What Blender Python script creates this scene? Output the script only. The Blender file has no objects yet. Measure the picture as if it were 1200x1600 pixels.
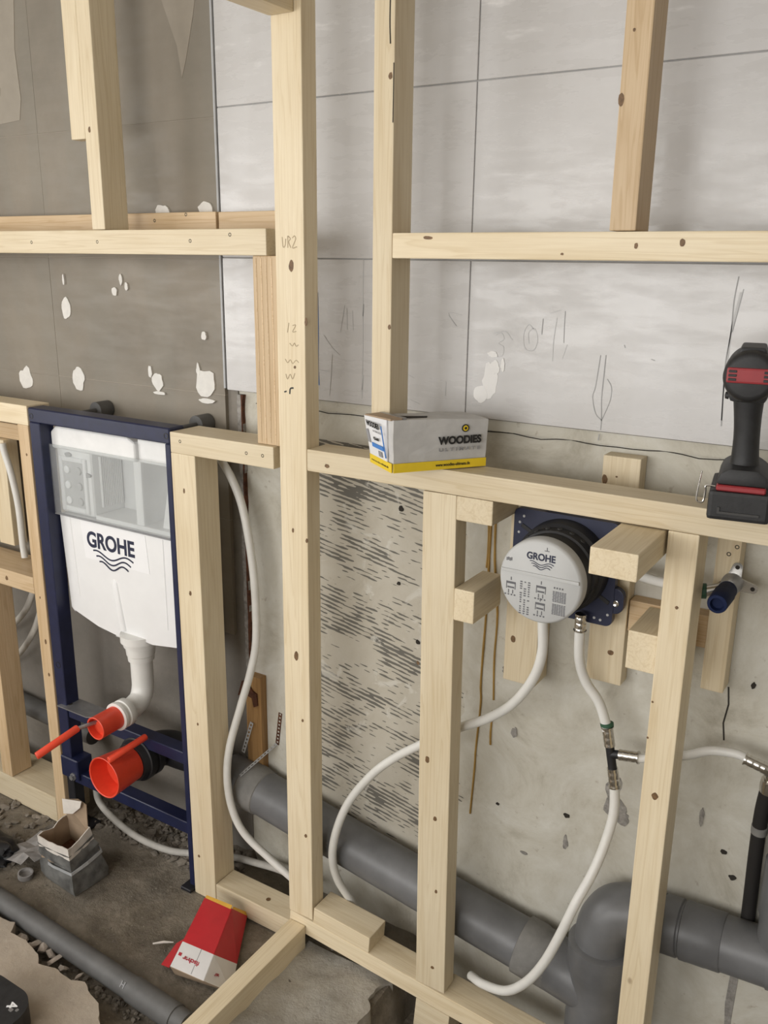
import bpy, bmesh, math, random
from mathutils import Vector, Matrix, Quaternion, noise

random.seed(7)
scene = bpy.context.scene
COL = scene.collection

# ------------------------------------------------------------------ camera
cam_d = bpy.data.cameras.new('camera')
cam = bpy.data.objects.new('camera', cam_d)
COL.objects.link(cam)
PITCH, YAW, ROLL, FPX = 0.27813, -0.55722, 0.011977, 1380.9
fw = Vector((math.sin(YAW) * math.cos(PITCH), math.cos(YAW) * math.cos(PITCH), -math.sin(PITCH)))
rt = Vector((math.cos(YAW), -math.sin(YAW), 0))
up = rt.cross(fw)
rt, up = rt * math.cos(ROLL) + up * math.sin(ROLL), up * math.cos(ROLL) - rt * math.sin(ROLL)
cam.matrix_world = Matrix(((rt.x, up.x, -fw.x, 0.0), (rt.y, up.y, -fw.y, -1.42), (rt.z, up.z, -fw.z, 1.60), (0, 0, 0, 1)))
cam_d.sensor_fit = 'VERTICAL'
cam_d.sensor_height = 36.0
cam_d.lens = FPX / 1600 * 36.0
cam_d.clip_start = 0.02
scene.camera = cam

# ------------------------------------------------------------------ world, lights, exposure
world = bpy.data.worlds.new('world')
scene.world = world
world.use_nodes = True
bg = world.node_tree.nodes['Background']
bg.inputs['Color'].default_value = (0.80, 0.90, 1.0, 1)
bg.inputs['Strength'].default_value = 1.2
scene.view_settings.view_transform = 'Standard'
scene.view_settings.look = 'None'
scene.view_settings.gamma = 1.0
scene.view_settings.use_curve_mapping = False
scene.view_settings.exposure = -0.25


def area_light(name, loc, direction, sx, sy, power, col):
    d = bpy.data.lights.new(name, 'AREA')
    d.shape = 'RECTANGLE'
    d.size, d.size_y, d.energy, d.color = sx, sy, power, col
    o = bpy.data.objects.new(name, d)
    COL.objects.link(o)
    o.location = loc
    o.rotation_euler = Vector(direction).to_track_quat('-Z', 'Y').to_euler()
    return o


area_light('window_daylight_left', (-3.27, -1.75, 1.55), (1, 0, 0), 1.5, 1.3, 46, (1.0, 0.97, 0.93))
area_light('fill_light_rear', (-1.2, -3.47, 1.55), (0, 1, 0), 3.2, 1.6, 100, (1.0, 0.96, 0.91))  # added fill light; no window is known behind the viewer

# ------------------------------------------------------------------ material helpers


def new_mat(name):
    m = bpy.data.materials.new(name)
    m.use_nodes = True
    nt = m.node_tree
    return m, nt, nt.nodes['Principled BSDF']


def N(nt, kind, **kw):
    n = nt.nodes.new(kind)
    for k, v in kw.items():
        setattr(n, k, v)
    return n


def L(nt, a, b):
    nt.links.new(a, b)


def ramp(nt, fac, stops):
    r = N(nt, 'ShaderNodeValToRGB')
    e = r.color_ramp.elements
    while len(e) < len(stops):
        e.new(0.5)
    for i, (p, c) in enumerate(stops):
        e[i].position = p
        e[i].color = (*c, 1) if len(c) == 3 else c
    L(nt, fac, r.inputs['Fac'])
    return r.outputs['Color']


def noise_tex(nt, vec, scale, detail=4, rough=0.55, dist=0.0):
    n = N(nt, 'ShaderNodeTexNoise')
    n.inputs['Scale'].default_value = scale
    n.inputs['Detail'].default_value = detail
    n.inputs['Roughness'].default_value = rough
    n.inputs['Distortion'].default_value = dist
    L(nt, vec, n.inputs['Vector'])
    return n.outputs['Fac']


def mapping(nt, vec, scale=(1, 1, 1), loc=(0, 0, 0), rot=(0, 0, 0)):
    m = N(nt, 'ShaderNodeMapping')
    m.inputs['Scale'].default_value = scale
    m.inputs['Location'].default_value = loc
    m.inputs['Rotation'].default_value = rot
    L(nt, vec, m.inputs['Vector'])
    return m.outputs['Vector']


def math_n(nt, op, a, b=None, clamp=False):
    m = N(nt, 'ShaderNodeMath', operation=op, use_clamp=clamp)
    for i, v in enumerate((a, b)):
        if v is None:
            continue
        if isinstance(v, (int, float)):
            m.inputs[i].default_value = v
        else:
            L(nt, v, m.inputs[i])
    return m.outputs[0]


def mix_col(nt, fac, a, b, mode='MIX'):
    m = N(nt, 'ShaderNodeMix', data_type='RGBA', blend_type=mode)
    for sock, v in ((m.inputs['Factor'], fac), (m.inputs['A'], a), (m.inputs['B'], b)):
        if isinstance(v, (int, float)):
            sock.default_value = v
        elif isinstance(v, tuple):
            sock.default_value = (*v, 1)
        else:
            L(nt, v, sock)
    return m.outputs['Result']


def bump(nt, bsdf, height, strength=0.3, dist=0.002):
    b = N(nt, 'ShaderNodeBump')
    b.inputs['Strength'].default_value = strength
    b.inputs['Distance'].default_value = dist
    L(nt, height, b.inputs['Height'])
    L(nt, b.outputs['Normal'], bsdf.inputs['Normal'])


def obj_vec(nt):
    return N(nt, 'ShaderNodeTexCoord').outputs['Object']


def plain(name, col, rough=0.5, metal=0.0, var=0.12, scale=18.0, bmp=0.0, spec=0.5):
    m, nt, b = new_mat(name)
    v = obj_vec(nt)
    f = noise_tex(nt, v, scale, 5, 0.6)
    lo = tuple(max(0.0, c * (1 - var)) for c in col)
    hi = tuple(min(1.0, c * (1 + var)) for c in col)
    L(nt, ramp(nt, f, [(0.3, lo), (0.7, hi)]), b.inputs['Base Color'])
    b.inputs['Roughness'].default_value = rough
    b.inputs['Metallic'].default_value = metal
    b.inputs['Specular IOR Level'].default_value = spec
    if bmp:
        bump(nt, b, noise_tex(nt, v, scale * 4, 4), bmp)
    return m


def wood(name, lo, hi, streak, rough=0.452):
    """sawn softwood; the grain runs along the local X axis of every timber"""
    m, nt, b = new_mat(name)
    v = obj_vec(nt)
    info = N(nt, 'ShaderNodeObjectInfo')
    off = N(nt, 'ShaderNodeVectorMath', operation='SCALE')
    off.inputs[0].default_value = (13.1, 7.7, 5.3)
    L(nt, info.outputs['Random'], off.inputs['Scale'])
    ad = N(nt, 'ShaderNodeVectorMath', operation='ADD')
    L(nt, v, ad.inputs[0])
    L(nt, off.outputs[0], ad.inputs[1])
    vv = ad.outputs[0]
    rings = noise_tex(nt, mapping(nt, vv, (0.55, 14, 14)), 2.2, 3, 0.5, 0.6)
    w = math_n(nt, 'FRACT', math_n(nt, 'MULTIPLY', rings, 7.0))
    fine = noise_tex(nt, mapping(nt, vv, (4, 160, 160)), 2.0, 3, 0.6)
    base = ramp(nt, w, [(0.0, hi), (0.62, hi), (0.92, lo), (1.0, hi)])
    broad = noise_tex(nt, mapping(nt, vv, (2.0, 9, 9)), 1.5, 3)
    c = mix_col(nt, 0.5, base, ramp(nt, broad, [(0.3, lo), (0.65, hi)]))
    fs = ramp(nt, fine, [(0.42, (0, 0, 0)), (0.75, (1, 1, 1))])
    c = mix_col(nt, math_n(nt, 'MULTIPLY', fs, 0.28), c, streak)
    # every stick has its own tone
    tone = N(nt, 'ShaderNodeMapRange')
    tone.inputs['To Min'].default_value = 0.86
    tone.inputs['To Max'].default_value = 1.04
    L(nt, info.outputs['Random'], tone.inputs['Value'])
    hs = N(nt, 'ShaderNodeHueSaturation')
    L(nt, tone.outputs[0], hs.inputs['Value'])
    L(nt, c, hs.inputs['Color'])
    # scattered pin knots
    vor = N(nt, 'ShaderNodeTexVoronoi')
    vor.inputs['Scale'].default_value = 7.0
    L(nt, mapping(nt, vv, (0.6, 1.0, 1.0)), vor.inputs['Vector'])
    k = ramp(nt, vor.outputs['Distance'], [(0.016, (1, 1, 1)), (0.040, (0, 0, 0))])
    c2 = mix_col(nt, math_n(nt, 'MULTIPLY', k, 0.5), hs.outputs['Color'], (0.20, 0.11, 0.045))
    L(nt, c2, b.inputs['Base Color'])
    b.inputs['Roughness'].default_value = rough
    b.inputs['Specular IOR Level'].default_value = 0.25
    bump(nt, b, fine, 0.25, 0.001)
    return m


M = {}
M['pine'] = wood('pine', (0.65, 0.53, 0.345), (0.785, 0.68, 0.495), (0.56, 0.43, 0.26))
M['pine_side'] = M['pine']
M['pine_red'] = wood('pine_reddish', (0.53, 0.37, 0.205), (0.69, 0.53, 0.345), (0.45, 0.28, 0.13))
M['old_wood'] = wood('old_wood', (0.24, 0.13, 0.05), (0.44, 0.26, 0.11), (0.12, 0.06, 0.02))
M['end_grain'] = plain('end_grain', (0.62, 0.435, 0.275), 0.8, var=0.22, scale=60)
M['knot'] = plain('knot', (0.16, 0.09, 0.04), 0.6, var=0.4, scale=150)
M['screw'] = plain('screw_steel', (0.10, 0.085, 0.06), 0.5, 0.6)
M['pencil'] = plain('pencil', (0.33, 0.33, 0.33), 0.7)
M['pencil_light'] = plain('pencil_light', (0.50, 0.50, 0.50), 0.7)
M['pencil_wood'] = plain('pencil_on_wood', (0.42, 0.33, 0.21), 0.7)
M['navy'] = plain('navy_paint', (0.011, 0.015, 0.050), 0.42, var=0.2, scale=30)
M['navy_plastic'] = plain('navy_plastic', (0.010, 0.014, 0.045), 0.45, var=0.15)
M['black_metal'] = plain('black_leg', (0.010, 0.010, 0.014), 0.55)
M['zinc'] = plain('zinc', (0.35, 0.35, 0.36), 0.42, 0.7, scale=60)
M['steel'] = plain('bright_steel', (0.62, 0.60, 0.56), 0.22, 1.0)
M['cistern'] = plain('cistern_white', (0.79, 0.79, 0.79), 0.35, var=0.02)
M['cistern_grey'] = plain('cistern_insulation', (0.80, 0.80, 0.79), 0.6, var=0.05)
M['window_grey'] = plain('insulation_grey', (0.46, 0.46, 0.45), 0.7, var=0.1)
M['moulded_grey'] = plain('moulded_grey', (0.30, 0.30, 0.29), 0.7)
M['white_plastic'] = plain('white_plastic', (0.74, 0.73, 0.70), 0.4, var=0.03)
M['print'] = plain('dark_print', (0.016, 0.02, 0.05), 0.5)
M['sticker'] = plain('sticker', (0.84, 0.84, 0.85), 0.45, var=0.01)
M['red_plastic'] = plain('red_plastic', (0.74, 0.065, 0.028), 0.42, var=0.1)
M['rod'] = plain('grey_rod', (0.22, 0.21, 0.20), 0.4, 0.5)
M['rubber'] = plain('black_rubber', (0.012, 0.012, 0.014), 0.5)
M['hose'] = plain('hose_white', (0.70, 0.69, 0.655), 0.42, var=0.05, scale=25)
M['hose_dusty'] = plain('hose_dusty', (0.52, 0.50, 0.46), 0.65, var=0.15, scale=25)
M['green_tape'] = plain('green_clip', (0.03, 0.09, 0.05), 0.6)
M['disc'] = plain('disc_plastic', (0.50, 0.505, 0.50), 0.5, var=0.03)
M['disc_print'] = plain('disc_print', (0.12, 0.12, 0.13), 0.6)
M['blue_plug'] = plain('blue_plug', (0.005, 0.011, 0.042), 0.7, spec=0.2)
M['tool_black'] = plain('tool_black', (0.016, 0.016, 0.017), 0.55, var=0.3, scale=60, bmp=0.1)
M['tool_grey'] = plain('tool_dark_grey', (0.045, 0.044, 0.043), 0.6)
M['tool_red'] = plain('tool_red', (0.30, 0.028, 0.034), 0.5)
M['carton'] = plain('carton_white', (0.50, 0.49, 0.475), 0.7, var=0.10, scale=30)
M['carton_bright'] = plain('carton_face_white', (0.70, 0.70, 0.71), 0.6, var=0.03)
M['carton_brown'] = plain('carton_brown', (0.34, 0.25, 0.17), 0.85, var=0.15)
M['box_yellow'] = plain('box_yellow', (0.74, 0.53, 0.02), 0.55, var=0.08)
M['box_red'] = plain('box_red', (0.52, 0.022, 0.03), 0.5, var=0.08)
M['box_white'] = plain('box_white', (0.76, 0.75, 0.75), 0.55, var=0.04)
M['box_edge'] = plain('box_edge_yellow', (0.80, 0.46, 0.07), 0.7)
M['red_print'] = plain('red_print', (0.42, 0.03, 0.05), 0.6)
M['blue_print'] = plain('blue_print', (0.05, 0.20, 0.55), 0.6)
M['grey_print'] = plain('grey_print', (0.25, 0.25, 0.26), 0.6)
M['black_print'] = plain('black_print', (0.012, 0.012, 0.012), 0.6)
M['bag_plastic'] = plain('bag_plastic', (0.135, 0.135, 0.13), 0.4, var=0.5, scale=28, bmp=0.4)
M['paper'] = plain('torn_paper', (0.62, 0.58, 0.53), 0.85, var=0.08, scale=40)
M['paper_grey'] = plain('grey_paper', (0.27, 0.255, 0.245), 0.8, var=0.25, scale=40)
M['rust'] = plain('rust', (0.09, 0.032, 0.014), 0.85, var=0.5, scale=90, bmp=0.5)
M['glue'] = plain('amber_glue', (0.36, 0.22, 0.055), 0.5, var=0.2)
M['plaster_patch'] = plain('filler_patch', (0.72, 0.70, 0.66), 0.75, var=0.06, scale=60)
M['chip'] = plain('chipped_plaster', (0.27, 0.255, 0.235), 0.9, var=0.35, scale=90, bmp=0.6)
M['hole'] = plain('dark_hole', (0.03, 0.025, 0.02), 0.95)
M['pipe'] = plain('grey_pvc', (0.135, 0.137, 0.142), 0.42, var=0.22, scale=9)
M['pipe_small'] = plain('grey_pvc_dusty', (0.105, 0.104, 0.102), 0.55, var=0.25, scale=14)
M['pipe_dusty'] = plain('pvc_dust', (0.20, 0.195, 0.185), 0.8, var=0.2, scale=22)
M['insulation'] = plain('black_insulation', (0.014, 0.012, 0.011), 0.75)
M['window_frame'] = plain('window_frame', (0.75, 0.75, 0.73), 0.4, var=0.02)
M['room_paint'] = plain('room_plaster', (0.56, 0.53, 0.48), 0.9, var=0.06, scale=3)
M['rubble'] = plain('rubble', (0.19, 0.165, 0.135), 0.95, var=0.5, scale=14, bmp=0.5)
M['chip_stone'] = plain('mortar_chip', (0.36, 0.31, 0.265), 0.95, var=0.2, scale=60, bmp=0.5)


def tile_material(name, base, dark, rough, sheen, band, sheen_from):
    m, nt, b = new_mat(name)
    v = obj_vec(nt)
    sep = N(nt, 'ShaderNodeSeparateXYZ')
    L(nt, v, sep.inputs[0])
    f = noise_tex(nt, v, 3.0, 6, 0.6, 0.4)
    c = ramp(nt, f, [(0.3, dark), (0.68, base)])
    # broad vertical bands of a second tone
    w = noise_tex(nt, mapping(nt, v, (11, 1, 0.7)), 1.0, 2, 0.5)
    c = mix_col(nt, math_n(nt, 'MULTIPLY', ramp(nt, w, [(0.47, (0, 0, 0)), (0.56, (1, 1, 1))]), 0.30), c, band)
    # short sideways reflection streaks painted into the colour, mostly on the top row
    s = noise_tex(nt, mapping(nt, v, (7, 6, 30), rot=(0, 0.06, 0)), 1.0, 5, 0.65)
    up_ = N(nt, 'ShaderNodeMapRange')
    up_.inputs['From Min'].default_value = sheen_from
    up_.inputs['From Max'].default_value = sheen_from + 0.06
    up_.inputs['To Min'].default_value = 0.10
    up_.inputs['To Max'].default_value = 0.8
    L(nt, sep.outputs['Z'], up_.inputs['Value'])
    sm = math_n(nt, 'MULTIPLY', ramp(nt, s, [(0.58, (0, 0, 0)), (0.70, (1, 1, 1))]), up_.outputs[0])
    c = mix_col(nt, sm, c, sheen)
    fine = noise_tex(nt, v, 90, 3, 0.6)
    c = mix_col(nt, math_n(nt, 'MULTIPLY', ramp(nt, fine, [(0.6, (0, 0, 0)), (0.8, (1, 1, 1))]), 0.25), c, dark)
    L(nt, c, b.inputs['Base Color'])
    r = ramp(nt, s, [(0.4, (rough,) * 3), (0.75, (min(1, rough + 0.35),) * 3)])
    L(nt, r, b.inputs['Roughness'])
    return m


M['tile_white'] = tile_material('glazed_white_tile', (0.585, 0.578, 0.578), (0.525, 0.514, 0.505), 0.20, (0.74, 0.73, 0.72), (0.50, 0.487, 0.475), 1.945)
M['tile_grey'] = tile_material('grey_tile_dusty', (0.275, 0.24, 0.192), (0.195, 0.172, 0.138), 0.5, (0.36, 0.325, 0.275), (0.225, 0.21, 0.175), 2.3)
M['pale_grey'] = plain('pale_grey_tile', (0.31, 0.275, 0.225), 0.7, var=0.06)  # paler grey for the joints and patches of the grey tiles
M['white_patch'] = plain('white_on_glaze', (0.80, 0.79, 0.775), 0.5, var=0.05)  # whiter than the tile glaze, for the patches on it
M['grout'] = plain('grout', (0.36, 0.355, 0.35), 0.9)
M['edge_trim'] = plain('tile_edge', (0.42, 0.43, 0.44), 0.5)


def plaster_material():
    """old plaster; between the middle studs the notched-trowel ridges of the old tile glue"""
    m, nt, b = new_mat('old_plaster')
    v = obj_vec(nt)
    sep = N(nt, 'ShaderNodeSeparateXYZ')
    L(nt, v, sep.inputs[0])
    x, z = sep.outputs['X'], sep.outputs['Z']
    n1 = noise_tex(nt, v, 6.0, 9, 0.72, 0.5)
    base = ramp(nt, n1, [(0.30, (0.39, 0.36, 0.295)), (0.45, (0.525, 0.50, 0.43)), (0.58, (0.59, 0.572, 0.51)), (0.75, (0.68, 0.67, 0.62))])
    n2 = noise_tex(nt, v, 38.0, 5, 0.6)
    base = mix_col(nt, math_n(nt, 'MULTIPLY', ramp(nt, n2, [(0.635, (0, 0, 0)), (0.72, (1, 1, 1))]), 0.6), base, (0.30, 0.245, 0.19))
    # ridges
    wob = noise_tex(nt, mapping(nt, v, (7, 1, 7)), 1.0, 2)
    line = math_n(nt, 'ADD', math_n(nt, 'ADD', z, math_n(nt, 'MULTIPLY', x, 0.20)), math_n(nt, 'MULTIPLY', wob, 0.008))
    wave = math_n(nt, 'SINE', math_n(nt, 'MULTIPLY', line, 2 * math.pi / 0.0108))
    patch = noise_tex(nt, mapping(nt, v, (5.0, 1, 9.0), loc=(0.6, 0, 1.9)), 1.0, 3, 0.6, 0.6)
    brk = noise_tex(nt, mapping(nt, v, (20, 1, 100), rot=(0, 0.20, 0)), 1.0, 2, 0.5)
    top = N(nt, 'ShaderNodeMapRange')
    top.inputs['From Min'].default_value = 1.06
    top.inputs['From Max'].default_value = 1.14
    L(nt, z, top.inputs['Value'])
    s = math_n(nt, 'ADD', math_n(nt, 'MULTIPLY', wave, 0.48),
               math_n(nt, 'ADD', math_n(nt, 'MULTIPLY', math_n(nt, 'SUBTRACT', patch, 0.50), 4.6),
                      math_n(nt, 'MULTIPLY', math_n(nt, 'SUBTRACT', brk, 0.5), 3.0)))
    s = math_n(nt, 'ADD', s, math_n(nt, 'MULTIPLY', top.outputs[0], 0.35))
    streak = ramp(nt, s, [(0.36, (0, 0, 0)), (0.42, (1, 1, 1))])
    edge = noise_tex(nt, mapping(nt, v, (1, 1, 6)), 2.0, 3)
    xe = math_n(nt, 'ADD', x, math_n(nt, 'MULTIPLY', math_n(nt, 'SUBTRACT', edge, 0.5), 0.12))
    reg = math_n(nt, 'MULTIPLY', math_n(nt, 'GREATER_THAN', xe, -1.235), math_n(nt, 'LESS_THAN', xe, -0.80))
    reg = math_n(nt, 'MULTIPLY', reg, math_n(nt, 'LESS_THAN', z, 1.205))
    reg = math_n(nt, 'MULTIPLY', reg, math_n(nt, 'GREATER_THAN', z, 0.2))
    glue_base = mix_col(nt, reg, base, mix_col(nt, 0.55, base, (0.50, 0.455, 0.375)))
    c = mix_col(nt, math_n(nt, 'MULTIPLY', streak, reg), glue_base, (0.165, 0.157, 0.138))
    blot = noise_tex(nt, mapping(nt, v, (1, 1, 1), loc=(3.3, 0, 1.1)), 13.0, 5, 0.6, 0.8)
    c = mix_col(nt, math_n(nt, 'MULTIPLY', math_n(nt, 'MULTIPLY', ramp(nt, blot, [(0.60, (0, 0, 0)), (0.66, (1, 1, 1))]), reg), 0.75), c, (0.64, 0.62, 0.56))
    L(nt, c, b.inputs['Base Color'])
    b.inputs['Roughness'].default_value = 0.9
    b.inputs['Specular IOR Level'].default_value = 0.2
    h = math_n(nt, 'SUBTRACT', math_n(nt, 'MULTIPLY', n1, 1.5), math_n(nt, 'MULTIPLY', streak, reg))
    bump(nt, b, h, 0.35, 0.004)
    return m


def rough_material(name, c0, c1, c2, scale, bmp):
    m, nt, b = new_mat(name)
    v = obj_vec(nt)
    a = noise_tex(nt, v, scale, 9, 0.68, 0.3)
    c = ramp(nt, a, [(0.28, c0), (0.5, c1), (0.72, c2)])
    s = noise_tex(nt, v, scale * 14, 3, 0.6)
    c = mix_col(nt, math_n(nt, 'MULTIPLY', ramp(nt, s, [(0.64, (0, 0, 0)), (0.70, (1, 1, 1))]), 0.6), c, c2)
    big = noise_tex(nt, v, scale * 0.45, 4, 0.6)
    c = mix_col(nt, math_n(nt, 'MULTIPLY', ramp(nt, big, [(0.42, (0, 0, 0)), (0.62, (1, 1, 1))]), 0.45), c, tuple((p * 0.75 + q * 0.25) * t for p, q, t in zip(c1, c2, (0.92, 0.98, 1.06))))
    L(nt, c, b.inputs['Base Color'])
    b.inputs['Roughness'].default_value = 0.95
    b.inputs['Specular IOR Level'].default_value = 0.15
    bump(nt, b, noise_tex(nt, v, scale * 6, 8, 0.7), bmp, 0.008)
    return m


M['plaster'] = plaster_material()
M['cement'] = rough_material('grey_cement', (0.15, 0.135, 0.115), (0.215, 0.195, 0.168), (0.27, 0.245, 0.215), 4.0, 0.2)
M['dirt'] = rough_material('dusty_concrete', (0.090, 0.076, 0.058), (0.205, 0.175, 0.136), (0.36, 0.315, 0.255), 9.0, 1.0)
M['lump'] = rough_material('broken_concrete', (0.26, 0.235, 0.20), (0.39, 0.36, 0.31), (0.50, 0.465, 0.41), 8.0, 0.8)
M['screed'] = rough_material('pale_screed', (0.28, 0.23, 0.175), (0.42, 0.35, 0.275), (0.52, 0.445, 0.36), 6.0, 0.4)


def translucent_material():
    m, nt, b = new_mat('milky_cover')
    out = nt.nodes['Material Output']
    tr = N(nt, 'ShaderNodeBsdfTransparent')
    tr.inputs['Color'].default_value = (0.93, 0.94, 0.94, 1)
    mx = N(nt, 'ShaderNodeMixShader')
    f = noise_tex(nt, obj_vec(nt), 8.0, 2)
    mr = N(nt, 'ShaderNodeMapRange')
    mr.inputs['To Min'].default_value = 0.13
    mr.inputs['To Max'].default_value = 0.20
    L(nt, f, mr.inputs['Value'])
    L(nt, mr.outputs[0], mx.inputs['Fac'])
    b.inputs['Base Color'].default_value = (0.78, 0.79, 0.80, 1)
    b.inputs['Roughness'].default_value = 0.35
    L(nt, tr.outputs[0], mx.inputs[1])
    L(nt, b.outputs[0], mx.inputs[2])
    L(nt, mx.outputs[0], out.inputs['Surface'])
    return m


M['milky'] = translucent_material()

# ------------------------------------------------------------------ object helpers


def parent_to(o, p):
    o.parent = p
    o.matrix_parent_inverse = p.matrix_basis.inverted()


def tag(o, label=None, cat=None, group=None, kind=None):
    if label:
        o['label'] = label
    if cat:
        o['category'] = cat
    if group:
        o['group'] = group
    if kind:
        o['kind'] = kind
    return o


def thing(name, label, cat, loc=(0, 0, 0), group=None):
    o = bpy.data.objects.new(name, None)
    o.empty_display_size = 0.05
    COL.objects.link(o)
    o.location = loc
    return tag(o, label, cat, group)


def obj(name, bm, mat, parent=None, smooth=False, basis=None):
    me = bpy.data.meshes.new(name)
    bmesh.ops.recalc_face_normals(bm, faces=bm.faces[:])
    bm.to_mesh(me)
    bm.free()
    if smooth:
        for p in me.polygons:
            p.use_smooth = True
        me.set_sharp_from_angle(angle=math.radians(38))
    o = bpy.data.objects.new(name, me)
    for x in (mat if isinstance(mat, (list, tuple)) else [mat]):
        me.materials.append(M[x] if isinstance(x, str) else x)
    COL.objects.link(o)
    if basis is not None:
        o.matrix_basis = basis
    if parent is not None:
        parent_to(o, parent)
    return o


def add_box(bm, x0, x1, y0, y1, z0, z1, bev=0.0, mat=None, seg=1):
    t = bmesh.new()
    r = bmesh.ops.create_cube(t, size=1.0)
    for v in r['verts']:
        v.co = Vector(((x0 + x1) / 2 + v.co.x * (x1 - x0), (y0 + y1) / 2 + v.co.y * (y1 - y0), (z0 + z1) / 2 + v.co.z * (z1 - z0)))
    if bev:
        bmesh.ops.bevel(t, geom=t.edges[:], offset=bev, segments=seg, profile=0.6, affect='EDGES')
    merge(bm, t, mat)
    return bm


def merge(bm, t, mat=None, mtx=None):
    idx = {}
    for v in t.verts:
        idx[v] = bm.verts.new(mtx @ v.co if mtx else v.co)
    for f in t.faces:
        try:
            nf = bm.faces.new([idx[v] for v in f.verts])
            nf.material_index = f.material_index if mat is None else mat
        except ValueError:
            pass
    t.free()


def box(name, x0, x1, y0, y1, z0, z1, mat, parent=None, bev=0.002, seg=1):
    return obj(name, add_box(bmesh.new(), x0, x1, y0, y1, z0, z1, bev, seg=seg), mat, parent)


def spline(pts, step=6):
    P = [Vector(p) for p in pts]
    P = [P[0] * 2 - P[1]] + P + [P[-1] * 2 - P[-2]]
    out = []
    for i in range(1, len(P) - 2):
        a, b, c, d = P[i - 1:i + 3]
        for k in range(step):
            t = k / step
            out.append(0.5 * ((2 * b) + (c - a) * t + (2 * a - 5 * b + 4 * c - d) * t * t + (3 * b - a - 3 * c + d) * t ** 3))
    out.append(P[-2])
    return out


def add_tube(bm, pts, r, n=14, caps=True, mat=0):
    """sweep a circle along pts; r is a number or one radius per point"""
    rs = r if isinstance(r, (list, tuple)) else [r] * len(pts)
    pts = [Vector(p) for p in pts]
    t0 = (pts[1] - pts[0]).normalized()
    ref = t0.orthogonal().normalized()
    rings = []
    for i, p in enumerate(pts):
        t = (pts[min(i + 1, len(pts) - 1)] - pts[max(i - 1, 0)])
        if t.length < 1e-9:
            t = t0
        t = t.normalized()
        ref = (ref - t * ref.dot(t)).normalized()
        bi = t.cross(ref)
        rings.append([bm.verts.new(p + (ref * math.cos(2 * math.pi * k / n) + bi * math.sin(2 * math.pi * k / n)) * rs[i]) for k in range(n)])
    for a, b in zip(rings, rings[1:]):
        for k in range(n):
            f = bm.faces.new((a[k], a[(k + 1) % n], b[(k + 1) % n], b[k]))
            f.material_index = mat
    if caps:
        bm.faces.new(rings[0]).material_index = mat
        bm.faces.new(rings[-1]).material_index = mat
    return bm


def tube(name, pts, r, mat, parent=None, n=14, smooth=True, step=0):
    if step:
        pts = spline(pts, step)
    return obj(name, add_tube(bmesh.new(), pts, r, n), mat, parent, smooth)


def add_lathe(bm, origin, axis, prof, n=40, mat=0):
    """prof: (distance along axis, radius); steps make rims and shoulders; open where radius>0 at the end is capped"""
    ax = Vector(axis).normalized()
    u = ax.orthogonal().normalized()
    w = ax.cross(u)
    o = Vector(origin)
    rings = []
    for d, r in prof:
        if r < 1e-6:
            rings.append([bm.verts.new(o + ax * d)])
        else:
            rings.append([bm.verts.new(o + ax * d + (u * math.cos(2 * math.pi * k / n) + w * math.sin(2 * math.pi * k / n)) * r) for k in range(n)])
    for a, b in zip(rings, rings[1:]):
        for k in range(n):
            k2 = (k + 1) % n
            if len(a) == 1 and len(b) == 1:
                continue
            if len(a) == 1:
                bm.faces.new((a[0], b[k2], b[k])).material_index = mat
            elif len(b) == 1:
                bm.faces.new((a[k], a[k2], b[0])).material_index = mat
            else:
                bm.faces.new((a[k], a[k2], b[k2], b[k])).material_index = mat
    for ring in (rings[0], rings[-1]):
        if len(ring) > 1:
            bm.faces.new(ring).material_index = mat
    return bm


def lathe(name, origin, axis, prof, mat, parent=None, n=40):
    return obj(name, add_lathe(bmesh.new(), origin, axis, prof, n), mat, parent, True)


def add_prism(bm, outline, y0, y1, mat=0, plane='XZ'):
    def P(a, b, d):
        return (a, d, b) if plane == 'XZ' else (a, b, d)
    A = [bm.verts.new(P(a, b, y0)) for a, b in outline]
    B = [bm.verts.new(P(a, b, y1)) for a, b in outline]
    n = len(A)
    bm.faces.new(A).material_index = mat
    bm.faces.new(B[::-1]).material_index = mat
    for i in range(n):
        bm.faces.new((A[i], A[(i + 1) % n], B[(i + 1) % n], B[i])).material_index = mat
    return bm


def prism(name, outline, y0, y1, mat, parent=None, plane='XZ', bev=0.0, seg=2, smooth=False):
    bm = add_prism(bmesh.new(), outline, y0, y1, plane=plane)
    if bev:
        bmesh.ops.bevel(bm, geom=bm.edges[:], offset=bev, segments=seg, profile=0.6, affect='EDGES')
    return obj(name, bm, mat, parent, smooth)


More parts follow.
